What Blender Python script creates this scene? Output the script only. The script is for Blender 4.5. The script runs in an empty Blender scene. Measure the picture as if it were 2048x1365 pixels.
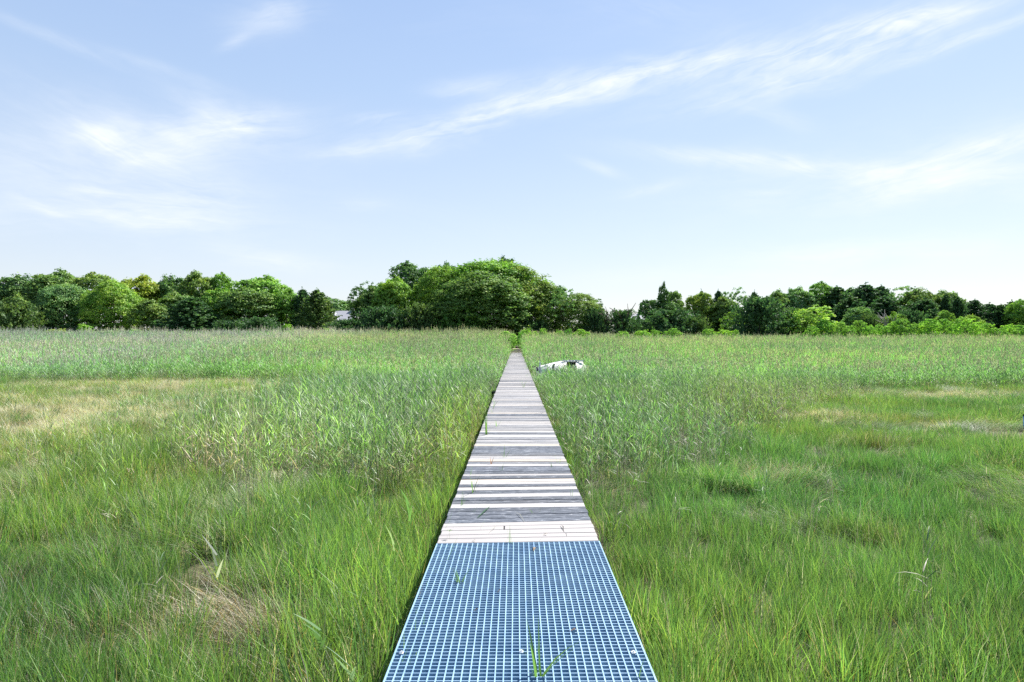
import bpy, math, random
import numpy as np
from mathutils import Vector, Matrix, Euler

R = math.radians
scene = bpy.context.scene
col = scene.collection

# ------------------------------------------------------------------ camera
F = 1450.0                       # focal length in pixels of the 2048 px wide photograph
HX, HY = 1032.0, 679.0           # where the boardwalk vanishes
DECK = 0.50
EYE = DECK + 1.53
CX = -0.019
cam_d = bpy.data.cameras.new('camera')
cam = bpy.data.objects.new('camera', cam_d); col.objects.link(cam)
cam_d.sensor_width = 36.0
cam_d.lens = F / 2048 * 36.0
cam_d.clip_start = 0.05
cam_d.clip_end = 6000
cam.location = (CX, 0, EYE)
cam.rotation_euler = (R(90 - 0.14), 0, R(0.316))
scene.camera = cam

# ------------------------------------------------------------------ light
SUN_AZ, SUN_EL = R(38), R(47)    # azimuth clockwise from +Y, elevation
sd = bpy.data.lights.new('sun', 'SUN'); sun = bpy.data.objects.new('sun', sd); col.objects.link(sun)
sd.energy = 5.0; sd.angle = R(0.6); sd.color = (1.0, 0.955, 0.88)
tosun = Vector((math.sin(SUN_AZ) * math.cos(SUN_EL), math.cos(SUN_AZ) * math.cos(SUN_EL), math.sin(SUN_EL)))
sun.rotation_euler = tosun.to_track_quat('Z', 'Y').to_euler()
scene.view_settings.view_transform = 'Standard'
scene.view_settings.look = 'None'
scene.view_settings.exposure = 1.35
scene.view_settings.gamma = 1.0
scene.cycles.max_bounces = 6
scene.cycles.diffuse_bounces = 3
scene.cycles.transmission_bounces = 4
scene.cycles.transparent_max_bounces = 4
scene.cycles.use_denoising = False

world = bpy.data.worlds.new('World'); scene.world = world
world.use_nodes = True
WT = world.node_tree; WT.nodes.clear()


class NB:
    """small node builder"""
    def __init__(s, t): s.t = t
    def n(s, kind, **kw):
        nd = s.t.nodes.new(kind)
        for k, v in kw.items(): setattr(nd, k, v)
        return nd
    def link(s, a, b): s.t.links.new(a, b)
    def put(s, sock, v):
        if isinstance(v, bpy.types.NodeSocket): s.link(v, sock)
        else: sock.default_value = v
    def m(s, op, a, b=0.0, c=None, clamp=False):
        nd = s.n('ShaderNodeMath', operation=op, use_clamp=clamp)
        s.put(nd.inputs[0], a); s.put(nd.inputs[1], b)
        if c is not None: s.put(nd.inputs[2], c)
        return nd.outputs[0]
    def vm(s, op, a, b):
        nd = s.n('ShaderNodeVectorMath', operation=op)
        s.put(nd.inputs[0], a); s.put(nd.inputs[1], b)
        return nd.outputs[0]
    def mix(s, f, a, b, mode='MIX'):
        nd = s.n('ShaderNodeMix', data_type='RGBA', blend_type=mode)
        s.put(nd.inputs[0], f); s.put(nd.inputs[6], a); s.put(nd.inputs[7], b)
        return nd.outputs[2]
    def noise(s, vec, scale, detail=3.0, rough=0.5, dist=0.0):
        nd = s.n('ShaderNodeTexNoise')
        s.put(nd.inputs['Vector'], vec)
        nd.inputs['Scale'].default_value = scale; nd.inputs['Detail'].default_value = detail
        nd.inputs['Roughness'].default_value = rough; nd.inputs['Distortion'].default_value = dist
        return nd.outputs['Fac']
    def ramp(s, f, pts):
        nd = s.n('ShaderNodeValToRGB')
        el = nd.color_ramp.elements
        while len(el) < len(pts): el.new(0.5)
        for e, (p, c) in zip(el, pts):
            e.position = p; e.color = (*c, 1) if len(c) == 3 else c
        s.put(nd.inputs[0], f)
        return nd.outputs[0]
    def comb(s, x, y, z):
        nd = s.n('ShaderNodeCombineXYZ')
        s.put(nd.inputs[0], x); s.put(nd.inputs[1], y); s.put(nd.inputs[2], z)
        return nd.outputs[0]


# ---- thin cirrus, laid out in azimuth / elevation; the fibres share three noise fields
w = NB(WT)
tc = w.n('ShaderNodeTexCoord')
sp = w.n('ShaderNodeSeparateXYZ'); w.link(tc.outputs['Generated'], sp.inputs[0])
az = w.m('ARCTAN2', sp.outputs[0], sp.outputs[1])
el = w.m('ARCSINE', sp.outputs[2])
warp = w.m('SUBTRACT', w.noise(w.comb(w.m('MULTIPLY', az, 9.0), w.m('MULTIPLY', el, 20.0), 4.2), 1.0, 3.0, 0.55), 0.5)
soft = w.m('MULTIPLY', w.m('SUBTRACT', w.noise(w.comb(w.m('MULTIPLY', az, 7.0), w.m('MULTIPLY', el, 15.0), 7.7), 1.0, 4.0, 0.6, 0.4), 0.38), 2.2)
TEX = {}
for ang in (-20, 0, 13):
    c_, s__ = math.cos(R(ang)), math.sin(R(ang))
    s1 = w.m('ADD', w.m('MULTIPLY', az, c_), w.m('MULTIPLY', el, s__))
    t1 = w.m('ADD', w.m('SUBTRACT', w.m('MULTIPLY', el, c_), w.m('MULTIPLY', az, s__)), w.m('MULTIPLY', warp, 0.03))
    fib = w.noise(w.comb(w.m('MULTIPLY', s1, 13.0), w.m('MULTIPLY', t1, 95.0), 1.0 + ang), 1.0, 5.0, 0.65, 0.6)
    tex = w.m('ADD', w.m('MULTIPLY', w.m('SUBTRACT', fib, 0.36), 1.9), soft, clamp=True)
    TEX[ang] = w.m('ADD', w.m('MULTIPLY', tex, 0.86), 0.14)
# px, py of the centre, half length, half width (photo px), slope in degrees (up to the right is +), strength
STREAKS = [
    (1165, 178, 250, 26, 13, .95), (1390, 132, 230, 24, 7, .9), (1630, 112, 210, 40, 8, 1.0), (1800, 66, 190, 26, 12, .8),
    (960, 228, 120, 24, 20, .8), (820, 284, 150, 24, 10, .65), (1950, 72, 170, 9, 11, .75), (1850, 40, 110, 10, 2, .7),
    (945, 170, 75, 14, 6, .6), (760, 236, 60, 9, 8, .5), (700, 305, 70, 12, 2, .4),
    (430, 264, 160, 38, 9, .8), (270, 298, 130, 34, -16, .5), (340, 290, 200, 60, 2, .4), (200, 272, 60, 20, -25, .5), (420, 225, 90, 26, -22, .45), (520, 240, 90, 20, 14, .55),
    (100, 72, 150, 8, -14, .3), (300, 130, 130, 8, -10, .25), (550, 36, 80, 24, 12, .55), (470, 82, 34, 9, 30, .4),
    (190, 385, 45, 13, 0, .5), (280, 438, 190, 18, 0, .7), (90, 420, 60, 8, -22, .5), (540, 520, 110, 20, -4, .7), (370, 392, 120, 30, 4, .4), (260, 415, 330, 65, 0, .4),
    (1440, 318, 190, 16, -8, .7), (1620, 335, 180, 18, -8, .6), (1860, 335, 170, 28, 8, 1.1), (1980, 298, 140, 12, 6, 1.1),
    (1840, 378, 150, 14, 6, .75), (1960, 365, 160, 26, 0, .65), (1200, 338, 50, 9, -22, .45), (1300, 378, 75, 10, 8, .45), (1530, 386, 32, 5, 0, .4),
    (1650, 512, 180, 18, -2, .8), (1480, 556, 260, 16, -1, .7), (1900, 500, 260, 30, 2, .5), (735, 412, 40, 11, 0, .35), (1540, 230, 90, 14, -24, .3),
    (1300, 20, 120, 26, -12, .25), (1720, 360, 330, 60, 2, .4), (120, 320, 260, 90, -6, .3), (1500, 190, 280, 24, 6, .3),
]
acc = None
for (px, py, L, W, ang, amp) in STREAKS:
    ca = math.atan2(px - HX, F); ce = math.atan2(HY - py, math.hypot(F, px - HX))
    L = L / F * math.cos(ca) ** 1.5; W = W / F
    A_, E_ = az, el
    if acc is not None:      # chained, so that the streaks are evaluated one after another
        eps = w.m('MULTIPLY', acc, 1e-6); A_ = w.m('ADD', az, eps)
    c_, s__ = math.cos(R(ang)), math.sin(R(ang))
    k0 = -(ca * c_ + ce * s__) / L; k1 = -(ce * c_ - ca * s__) / W
    qs = w.m('MULTIPLY_ADD', A_, c_ / L, w.m('MULTIPLY_ADD', E_, s__ / L, k0))
    qt = w.m('MULTIPLY_ADD', E_, c_ / W, w.m('MULTIPLY_ADD', A_, -s__ / W, w.m('MULTIPLY_ADD', warp, 2.2, k1)))
    q = w.m('MULTIPLY_ADD', qt, qt, w.m('MULTIPLY', qs, qs))
    fall = w.m('MULTIPLY', w.m('EXPONENT', w.m('MULTIPLY', q, -1.0)), amp)
    key = -20 if ang < -5 else (13 if ang > 4 else 0)
    acc = w.m('MULTIPLY', fall, TEX[key]) if acc is None else w.m('MULTIPLY_ADD', fall, TEX[key], acc)
# the rest of the dome, out of the frame, has the same thin cirrus
gen = w.noise(w.comb(w.m('MULTIPLY', az, 2.2), w.m('MULTIPLY', el, 9.0), 1.3), 1.0, 6.0, 0.6, 0.6)
gen = w.m('MULTIPLY', w.m('SUBTRACT', gen, 0.58, clamp=True), 0.5)
cloud = w.m('MULTIPLY', w.m('ADD', acc, gen), 0.74, clamp=True)
sky = w.n('ShaderNodeTexSky', sky_type='NISHITA')
sky.sun_disc = False; sky.sun_elevation = SUN_EL; sky.sun_rotation = SUN_AZ
sky.altitude = 0; sky.air_density = 1.0; sky.dust_density = 0.6; sky.ozone_density = 1.6
# thin summer haze: the blue pales towards the horizon
pale = w.ramp(w.m('MAXIMUM', sp.outputs[2], 0.0), [(0.0, (5.6, 5.65, 5.9)), (0.13, (4.6, 5.2, 6.1)), (0.32, (3.35, 4.4, 6.1)), (0.46, (2.75, 3.85, 6.0)), (1.0, (1.1, 2.0, 4.6))])
# the half of the sky away from the sun is the darker one
yy_ = w.n('ShaderNodeMapRange', interpolation_type='SMOOTHSTEP'); w.link(sp.outputs[1], yy_.inputs[0])
yy_.inputs[1].default_value = -.5; yy_.inputs[2].default_value = .35; yy_.inputs[3].default_value = .58; yy_.inputs[4].default_value = 1.0
pale = w.mix(1.0, pale, w.comb(yy_.outputs[0], yy_.outputs[0], yy_.outputs[0]), 'MULTIPLY')
base = w.mix(0.72, sky.outputs[0], pale)
final = w.mix(cloud, base, (6.2, 6.55, 6.9, 1))
bg = w.n('ShaderNodeBackground'); bg.inputs['Strength'].default_value = 0.063
w.link(final, bg.inputs[0])
wo = w.n('ShaderNodeOutputWorld'); w.link(bg.outputs[0], wo.inputs[0])

# ------------------------------------------------------------------ helpers
def tag(o, label=None, cat=None, group=None, kind=None):
    if label: o['label'] = label
    if cat: o['category'] = cat
    if group: o['group'] = group
    if kind: o['kind'] = kind
    return o

def empty(name, loc, rz=0.0):
    o = bpy.data.objects.new(name, None); col.objects.link(o)
    o.location = loc; o.rotation_euler = (0, 0, rz); o.empty_display_size = 0.2
    return o

def link_mesh(name, me, parent=None, mat=None):
    o = bpy.data.objects.new(name, me); col.objects.link(o)
    if parent is not None: o.parent = parent
    if mat is not None and not me.materials: me.materials.append(mat)
    return o

def np_mesh(name, V, Fq, colr=None, mat=None, smooth=False, percol=None):
    """V (n,3); Fq (m,k) quads or tris; colr per vertex (n,3)"""
    me = bpy.data.meshes.new(name)
    V = np.asarray(V, np.float32); Fq = np.asarray(Fq, np.int32)
    me.vertices.add(len(V)); me.vertices.foreach_set('co', V.ravel())
    k = Fq.shape[1]
    me.loops.add(Fq.size); me.loops.foreach_set('vertex_index', Fq.ravel())
    me.polygons.add(len(Fq)); me.polygons.foreach_set('loop_start', np.arange(0, Fq.size, k, dtype=np.int32))
    if smooth: me.polygons.foreach_set('use_smooth', np.ones(len(Fq), bool))
    if colr is not None:
        a = me.attributes.new('col', 'FLOAT_COLOR', 'POINT')
        c4 = np.ones((len(V), 4), np.float32); c4[:, :3] = colr
        a.data.foreach_set('color', c4.ravel())
    me.update(calc_edges=True)
    if mat is not None: me.materials.append(mat)
    return me

class MB:
    """collects boxes, tubes and loose faces into one mesh"""
    def __init__(s): s.v = []; s.f = []; s.c = []
    def add(s, vs, fs, c=(1, 1, 1)):
        b = len(s.v); s.v += [tuple(v) for v in vs]; s.f += [tuple(b + i for i in f) for f in fs]; s.c += [c] * len(vs)
    def box(s, x0, x1, y0, y1, z0, z1, c=(1, 1, 1), fn=None):
        vs = [(x0, y0, z0), (x1, y0, z0), (x1, y1, z0), (x0, y1, z0), (x0, y0, z1), (x1, y0, z1), (x1, y1, z1), (x0, y1, z1)]
        if fn: vs = [fn(*v) for v in vs]
        s.add(vs, [(0, 3, 2, 1), (4, 5, 6, 7), (0, 1, 5, 4), (1, 2, 6, 5), (2, 3, 7, 6), (3, 0, 4, 7)], c)
    def tube(s, pts, rads, n=6, c=(1, 1, 1)):
        pts = [Vector(p) for p in pts]; vs = []
        for i, p in enumerate(pts):
            d = (pts[min(i + 1, len(pts) - 1)] - pts[max(i - 1, 0)])
            if d.length < 1e-9: d = Vector((0, 0, 1))
            d.normalize(); a = d.orthogonal().normalized()
            if abs(d.z) > .3: a = d.cross(Vector((0, 1, 0))).normalized()
            b = d.cross(a)
            for k in range(n):
                t = 2 * math.pi * k / n
                vs.append(p + (a * math.cos(t) + b * math.sin(t)) * rads[i])
        fs = []
        for i in range(len(pts) - 1):
            for k in range(n):
                fs.append((i * n + k, i * n + (k + 1) % n, (i + 1) * n + (k + 1) % n, (i + 1) * n + k))
        fs.append(tuple(range(n))[::-1]); fs.append(tuple((len(pts) - 1) * n + k for k in range(n)))
        s.add(vs, fs, c)
    def mesh(s, name, mat=None, smooth=False):
        me = bpy.data.meshes.new(name); me.from_pydata(s.v, [], s.f)
        a = me.attributes.new('col', 'FLOAT_COLOR', 'POINT')
        a.data.foreach_set('color', np.array([(*c, 1) for c in s.c], np.float32).ravel())
        if smooth: me.polygons.foreach_set('use_smooth', [True] * len(me.polygons))
        me.update()
        if mat: me.materials.append(mat)
        return me
    def build(s, name, mat=None, parent=None, smooth=False):
        return link_mesh(name, s.mesh(name, mat, smooth), parent)

rngL = np.random.default_rng(5)
_lat = rngL.random((8, 128, 128))
def vnoise(x, y, s, seed=0):
    x = np.asarray(x, float) / s; y = np.asarray(y, float) / s
    xi = np.floor(x).astype(int); yi = np.floor(y).astype(int)
    fx = x - xi; fy = y - yi; fx = fx * fx * (3 - 2 * fx); fy = fy * fy * (3 - 2 * fy)
    L_ = _lat[seed % 8]
    a = L_[xi % 128, yi % 128]; b = L_[(xi + 1) % 128, yi % 128]; c = L_[xi % 128, (yi + 1) % 128]; d = L_[(xi + 1) % 128, (yi + 1) % 128]
    return (a * (1 - fx) + b * fx) * (1 - fy) + (c * (1 - fx) + d * fx) * fy
def fbm(x, y, s, seed=0):
    return (vnoise(x, y, s, seed) + .5 * vnoise(x, y, s / 2.1, seed + 1) + .25 * vnoise(x, y, s / 4.3, seed + 2)) / 1.75
def sstep(a, b, t):
    t = np.clip((np.asarray(t, float) - a) / (b - a), 0, 1); return t * t * (3 - 2 * t)

def ground_z(x, y):
    z = 0.72 * sstep(38, 112, y) + 0.5 * sstep(112, 240, y)
    bump = (fbm(x, y, 2.3, 3) - .5) * .16 * (1 - sstep(30, 60, y)) 
    near = sstep(0.5, 1.4, np.abs(x))
    return z + bump * near
def at(px, py, d):
    """point seen at pixel (px, py) of the photograph, d metres ahead"""
    return Vector((CX + (px - HX) * d / F, d, EYE - (py - HY) * d / F))

# ------------------------------------------------------------------ materials
def new_mat(name):
    m = bpy.data.materials.new(name); m.use_nodes = True
    t = m.node_tree; t.nodes.clear()
    b = NB(t); out = b.n('ShaderNodeOutputMaterial')
    return m, b, out

def leafy(name, transl=0.42, gloss=0.06, rough=0.45, patch=0.0, tint_attr=True, objcol=False):
    m, b, out = new_mat(name)
    at_ = b.n('ShaderNodeAttribute', attribute_name='col')
    c = at_.outputs['Color']
    if tint_attr:
        ti = b.n('ShaderNodeAttribute', attribute_name='tint', attribute_type='INSTANCER')
        c = b.mix(1.0, c, ti.outputs['Color'], 'MULTIPLY')
    oi = b.n('ShaderNodeObjectInfo')
    if objcol:
        c = b.mix(1.0, c, oi.outputs['Color'], 'MULTIPLY')
        geo = b.n('ShaderNodeNewGeometry')
        nz = b.noise(geo.outputs['Position'], 0.55, 2.0)
        hue = b.ramp(nz, [(0.3, (.82, .9, .95)), (0.5, (1, 1, 1)), (0.72, (1.3, 1.18, .85))])
        c = b.mix(1.0, c, hue, 'MULTIPLY')
    else:
        rv = b.m('ADD', b.m('MULTIPLY', oi.outputs['Random'], 0.45), 0.78)
        c = b.mix(1.0, c, b.comb(rv, rv, rv), 'MULTIPLY')
    d = b.n('ShaderNodeBsdfDiffuse'); b.link(c, d.inputs[0])
    t = b.n('ShaderNodeBsdfTranslucent')
    tc_ = b.mix(1.0, c, (1.12, 1.2, 0.75, 1), 'MULTIPLY'); b.link(tc_, t.inputs[0])
    s = b.n('ShaderNodeMixShader'); s.inputs[0].default_value = transl
    b.link(d.outputs[0], s.inputs[1]); b.link(t.outputs[0], s.inputs[2])
    gl = b.n('ShaderNodeBsdfGlossy'); gl.inputs['Roughness'].default_value = rough
    gl.inputs[0].default_value = (1, 1, 1, 1)
    s2 = b.n('ShaderNodeMixShader'); s2.inputs[0].default_value = gloss
    b.link(s.outputs[0], s2.inputs[1]); b.link(gl.outputs[0], s2.inputs[2])
    b.link(s2.outputs[0], out.inputs[0])
    return m

M_GRASS = leafy('grass_blades', .5, .035, .5)
M_REED = leafy('reed_leaves', .45, .035, .5)
M_STRAW = leafy('dry_straw', .3, .03, .6)
M_LEAF = leafy('tree_leaves', .34, .02, .6, tint_attr=False, objcol=True)
M_SPROUT = leafy('sprout_leaves', .45, .06, .4, tint_attr=False)

def principled(name, c, rough=.7, attr=False, noise=None, bump=None, metallic=0, spec=.4, vscale=(1, 1, 1)):
    m, b, out = new_mat(name)
    p = b.n('ShaderNodeBsdfPrincipled')
    p.inputs['Roughness'].default_value = rough; p.inputs['Metallic'].default_value = metallic
    p.inputs['Specular IOR Level'].default_value = spec
    tco = b.n('ShaderNodeTexCoord')
    vec = b.vm('MULTIPLY', tco.outputs['Object'], vscale)
    cc = (*c, 1)
    if attr:
        cc = b.n('ShaderNodeAttribute', attribute_name='col').outputs['Color']
    if noise:
        sc, lo, hi = noise
        nz = b.noise(vec, sc, 6.0, .62)
        cc = b.mix(1.0, cc, b.ramp(nz, [(0.28, (lo,) * 3), (0.72, (hi,) * 3)]), 'MULTIPLY')
    b.put(p.inputs['Base Color'], cc)
    if bump:
        bp = b.n('ShaderNodeBump'); bp.inputs['Strength'].default_value = bump[1]; bp.inputs['Distance'].default_value = bump[2]
        b.link(b.noise(vec, bump[0], 5.0, .6), bp.inputs['Height']); b.link(bp.outputs[0], p.inputs['Normal'])
    b.link(p.outputs[0], out.inputs[0])
    return m

M_BARK = principled('bark', (.13, .10, .075), .9, noise=(3, .5, 1.4), bump=(8, .6, .05))
M_PALEBARK = principled('pale_bark', (.34, .32, .29), .85, noise=(3, .6, 1.3))
M_BOAT = principled('bleached_hull', (.74, .72, .69), .75, attr=True, spec=.3, noise=(5, .62, 1.12), bump=(14, .5, .01))
M_SKIFF = principled('blue_hull', (.27, .44, .54), .5, noise=(9, .7, 1.15))
M_DARK = principled('dark_plastic_and_shade', (.015, .016, .02), .35)  # dark plastic parts; also the sheet painted as shade inside the wreck
M_ROOF = principled('asphalt_shingles', (.27, .28, .32), .85, noise=(6, .75, 1.15), vscale=(1, 1, 6))
M_SIDING = principled('cedar_shingles', (.42, .42, .41), .85, noise=(3, .8, 1.15), vscale=(1, 1, 8))
M_TRIM = principled('white_trim', (.82, .83, .84), .5)
M_POST = principled('treated_timber', (.22, .19, .15), .85, noise=(6, .6, 1.3))

# ground: peat mud under the marsh, leaf litter under the trees
mg, b, out = new_mat('marsh_mud')
p = b.n('ShaderNodeBsdfPrincipled'); p.inputs['Roughness'].default_value = .9
geo = b.n('ShaderNodeNewGeometry')
n1 = b.noise(geo.outputs['Position'], .9, 6.0, .6); n2 = b.noise(geo.outputs['Position'], 14.0, 6.0, .7)
cc = b.ramp(n1, [(0.3, (.045, .042, .026)), (0.5, (.075, .07, .035)), (0.7, (.12, .105, .06))])
cc = b.mix(1.0, cc, b.ramp(n2, [(0.3, (.5, .5, .5)), (0.7, (1.5, 1.45, 1.3))]), 'MULTIPLY')
b.link(cc, p.inputs['Base Color'])
bp = b.n('ShaderNodeBump'); bp.inputs['Distance'].default_value = .05; b.link(n2, bp.inputs['Height']); b.link(bp.outputs[0], p.inputs['Normal'])
b.link(p.outputs[0], out.inputs[0]); M_MUD = mg

# weathered deck boards: colour per board, grain along the board (x)
mw, b, out = new_mat('weathered_boards')
p = b.n('ShaderNodeBsdfPrincipled'); p.inputs['Roughness'].default_value = .82; p.inputs['Specular IOR Level'].default_value = .25
geo = b.n('ShaderNodeNewGeometry')
a_ = b.n('ShaderNodeAttribute', attribute_name='col')
wear = b.n('ShaderNodeSeparateColor'); b.link(a_.outputs['Color'], wear.inputs[0])
v1 = b.vm('MULTIPLY', geo.outputs['Position'], (2.2, 38.0, 1.0))
v2 = b.vm('MULTIPLY', geo.outputs['Position'], (7.0, 160.0, 1.0))
v3 = b.vm('MULTIPLY', geo.outputs['Position'], (9.0, 26.0, 1.0))
g1 = b.noise(v1, 1.0, 5.0, .65, .6); g2 = b.noise(v2, 1.0, 4.0, .6); g3 = b.noise(v3, 1.0, 5.0, .7, .8)
# red channel: how charred-grey the board is, green: warmth, blue: brightness jitter
light = b.mix(wear.outputs[1], (.335, .33, .335, 1), (.385, .345, .30, 1))
light = b.mix(1.0, light, b.ramp(g2, [(0.25, (.66, .67, .70)), (0.55, (1.0, 1.0, 1.0))]), 'MULTIPLY')
dark = b.ramp(g3, [(0.30, (.03, .037, .05)), (0.48, (.06, .072, .095)), (0.60, (.12, .135, .165)), (0.70, (.38, .39, .41))])
fac = b.m('ADD', b.m('MULTIPLY', wear.outputs[0], 1.9), b.m('MULTIPLY', b.m('SUBTRACT', g1, .5), 2.6))
fac = b.m('SUBTRACT', fac, .45, clamp=True)
cc = b.mix(fac, light, dark)
br = b.m('ADD', b.m('MULTIPLY', wear.outputs[2], .35), .8)
cc = b.mix(1.0, cc, b.comb(br, br, br), 'MULTIPLY')
# knots
b.link(cc, p.inputs['Base Color'])
bp = b.n('ShaderNodeBump'); bp.inputs['Distance'].default_value = .004; bp.inputs['Strength'].default_value = .8
b.link(b.m('ADD', g1, g2), bp.inputs['Height']); b.link(bp.outputs[0], p.inputs['Normal'])
b.link(p.outputs[0], out.inputs[0]); M_WOOD = mw

M_NEWWOOD = None
mw2, b, out = new_mat('pale_boards')
p = b.n('ShaderNodeBsdfPrincipled'); p.inputs['Roughness'].default_value = .75; p.inputs['Specular IOR Level'].default_value = .25
geo = b.n('ShaderNodeNewGeometry')
g2 = b.noise(b.vm('MULTIPLY', geo.outputs['Position'], (5.0, 110.0, 1.0)), 1.0, 5.0, .6)
g3 = b.noise(b.vm('MULTIPLY', geo.outputs['Position'], (1.6, 9.0, 1.0)), 1.0, 3.0, .6)
cc = b.mix(1.0, b.ramp(g2, [(0.3, (.25, .245, .25)), (0.62, (.335, .325, .325))]), b.ramp(g3, [(0.35, (.94, .92, .92)), (0.65, (1.03, 1.02, 1.0))]), 'MULTIPLY')
b.link(cc, p.inputs['Base Color']); b.link(p.outputs[0], out.inputs[0]); M_NEWWOOD = mw2

mf, b, out = new_mat('moulded_grating')
p = b.n('ShaderNodeBsdfPrincipled'); p.inputs['Roughness'].default_value = .42
geo = b.n('ShaderNodeNewGeometry')
nz = b.noise(geo.outputs['Position'], 9.0, 4.0, .6); nz2 = b.noise(geo.outputs['Position'], 160.0, 3.0, .6)
cc = b.mix(1.0, b.ramp(nz, [(0.3, (.17, .30, .45)), (0.7, (.27, .42, .56))]), b.ramp(nz2, [(0.3, (.88, .88, .88)), (0.7, (1.06, 1.06, 1.06))]), 'MULTIPLY')
b.link(cc, p.inputs['Base Color']); b.link(p.outputs[0], out.inputs[0]); M_GRATE = mf

M_PATH = principled('trodden_peat', (.30, .26, .19), .95, noise=(3, .45, 1.35), bump=(6, .8, .05))

# ------------------------------------------------------------------ ground
def axis(vals):
    out_ = []
    for a0, a1, st in vals: out_ += list(np.arange(a0, a1, st))
    return np.array(out_ + [vals[-1][1]])
gx = axis([(-3000, -400, 400), (-400, -60, 20), (-60, -24, 3), (-24, -1.4, .6), (-1.4, 1.4, .2), (1.4, 24, .6), (24, 60, 3), (60, 400, 20), (400, 3000, 400)])
gy = axis([(-200, -10, 20), (-10, 40, .6), (40, 120, 3), (120, 300, 12), (300, 4000, 400)])
X, Y = np.meshgrid(gx, gy)
V = np.stack([X, Y, ground_z(X, Y)], -1).reshape(-1, 3)
nx, ny = len(gx), len(gy)
ii = (np.arange(ny - 1)[:, None] * nx + np.arange(nx - 1)[None]).ravel()
link_mesh('ground', np_mesh('ground', V, np.stack([ii, ii + 1, ii + nx + 1, ii + nx], 1), mat=M_MUD, smooth=True))['kind'] = 'structure'

ph = []; fs = []
ys = np.arange(81.0, 124.0, 1.0)
for i, yy in enumerate(ys):
    wv = .55 + .12 * math.sin(yy * 1.3)
    cxp = 0.35 * max(0, (yy - 90) / 30) ** 2
    ph += [(cxp - wv, yy, float(ground_z(cxp - wv, yy)) + .02), (cxp + wv, yy, float(ground_z(cxp + wv, yy)) + .02)]
    if i: fs.append((2 * i - 2, 2 * i - 1, 2 * i + 1, 2 * i))
pt = link_mesh('path', np_mesh('path', np.array(ph), np.array(fs), mat=M_PATH)); pt['kind'] = 'structure'

# ------------------------------------------------------------------ boardwalk
HWID = 0.615
def skew(y):
    """the boards do not lie quite square to the walk near the grating"""
    return float(np.interp(y, [3.2, 5.46, 6.06, 6.6, 7.4, 8.5, 10, 14], [.002, .062, .095, .068, .065, .04, .015, 0.0]))
def sk(x, y, z): return (x, y + x * skew(y), z)
bw = empty('boardwalk', (0, 6, 0))
tag(bw, 'long straight wooden boardwalk of weathered grey planks running through the marsh', 'boardwalk')
def P(o): o.location = (0, -6, 0); return o      # geometry is given in world metres
rp = random.Random(11)
# how worn each stretch of boards is: zoomed rows measured from the photograph
rows = [(1080, 940, 1), (940, 900, 0), (900, 840, .85), (840, 805, .02), (805, 770, .9), (770, 740, .02), (740, 715, .9), (715, 665, .03), (665, 635, .95),
        (635, 615, 0), (615, 545, 1), (545, 525, 0), (525, 500, .8), (500, 478, .02), (478, 440, .45), (440, 350, .75), (350, 330, .1), (330, 262, .55),
        (262, 240, 0), (240, 215, .75), (215, 200, .1), (200, 140, .5), (140, 115, .1), (115, 75, .55), (75, 65, .1), (65, 35, .9), (35, 20, 0), (20, 0, .5)]
def yd(v): return EYE_D / (141 + v / 4.874)
EYE_D = 1.53 * F
seg = [(yd(a), yd(b_), c) for a, b_, c in rows]
deck = MB()
y = 6.075
def plank(mb, y0, y1, x0, x1, z, c, jit=0.004):
    e0 = rp.uniform(-.005, .005); e1 = rp.uniform(-.005, .005); t = rp.uniform(-jit, jit)
    vs = []
    for zz, ins in ((z - .036, 0), (z - .004, 0), (z, .004)):
        for (xx, yy) in ((x0 + e0 + ins, y0 + ins), (x1 + e1 - ins, y0 + ins), (x1 + e1 - ins, y1 - ins), (x0 + e0 + ins, y1 - ins)):
            vs.append(sk(xx, yy, zz + (t if xx > 0 else -t) * .4))
    f = [(3, 2, 1, 0), (8, 9, 10, 11)]
    for l in (0, 4):
        for k in range(4): f.append((l + k, l + (k + 1) % 4, l + 4 + (k + 1) % 4, l + 4 + k))
    mb.add(vs, f, c)
for a, b_, c in seg:
    n = max(1, round((b_ - a) / .14)); wd = (b_ - a) / n
    for k in range(n):
        cc_ = c + rp.uniform(-.12, .12) * (1 if .05 < c < .95 else .2)
        plank(deck, y, y + wd - .009, -HWID, HWID, DECK + rp.uniform(-.003, .003), (max(0, min(1, cc_)), rp.choice([0, .15, .4, .9]) if c < .2 else .1, rp.random()))
        y += wd
while y < 82:
    wd = .142
    c = rp.choices([.05, .35, .6, .9], [.34, .28, .26, .12])[0] + rp.uniform(-.05, .05)
    off = .05 * math.sin(y * .11) if y > 55 else 0
    plank(deck, y, y + wd - .009, -HWID + rp.uniform(-.01, .01), HWID + rp.uniform(-.01, .01), DECK + rp.uniform(-.004, .004), (max(0, c), rp.choice([0, .2, .5]), rp.random()), .008)
    y += wd
for k in range(10):    # the far end sinks into the bank, boards loose
    yy = 82.3 + k * 1.15
    lp = MB(); plank(lp, yy, yy + .16, -.5 + rp.uniform(-.1, .1), .5 + rp.uniform(-.1, .1), DECK + .02 + k * .03, (rp.uniform(0, .4), .4, .5), .03)
    P(lp.build('loose_plank', M_WOOD, bw))
P(deck.build('deck_planks', M_WOOD, bw))
pale = MB()
yy = 5.47
plank(pale, 5.472, 5.589, -HWID, HWID, DECK, (0, 0, 0), .001)
plank(pale, 5.597, 5.698, -HWID, .37, DECK, (0, 0, 0), .001); plank(pale, 5.597, 5.698, .374, HWID, DECK - .001, (0, 0, 0), .001)
plank(pale, 5.706, 5.828, -HWID, .36, DECK, (0, 0, 0), .001); plank(pale, 5.706, 5.828, .364, HWID, DECK + .001, (0, 0, 0), .001)
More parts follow.
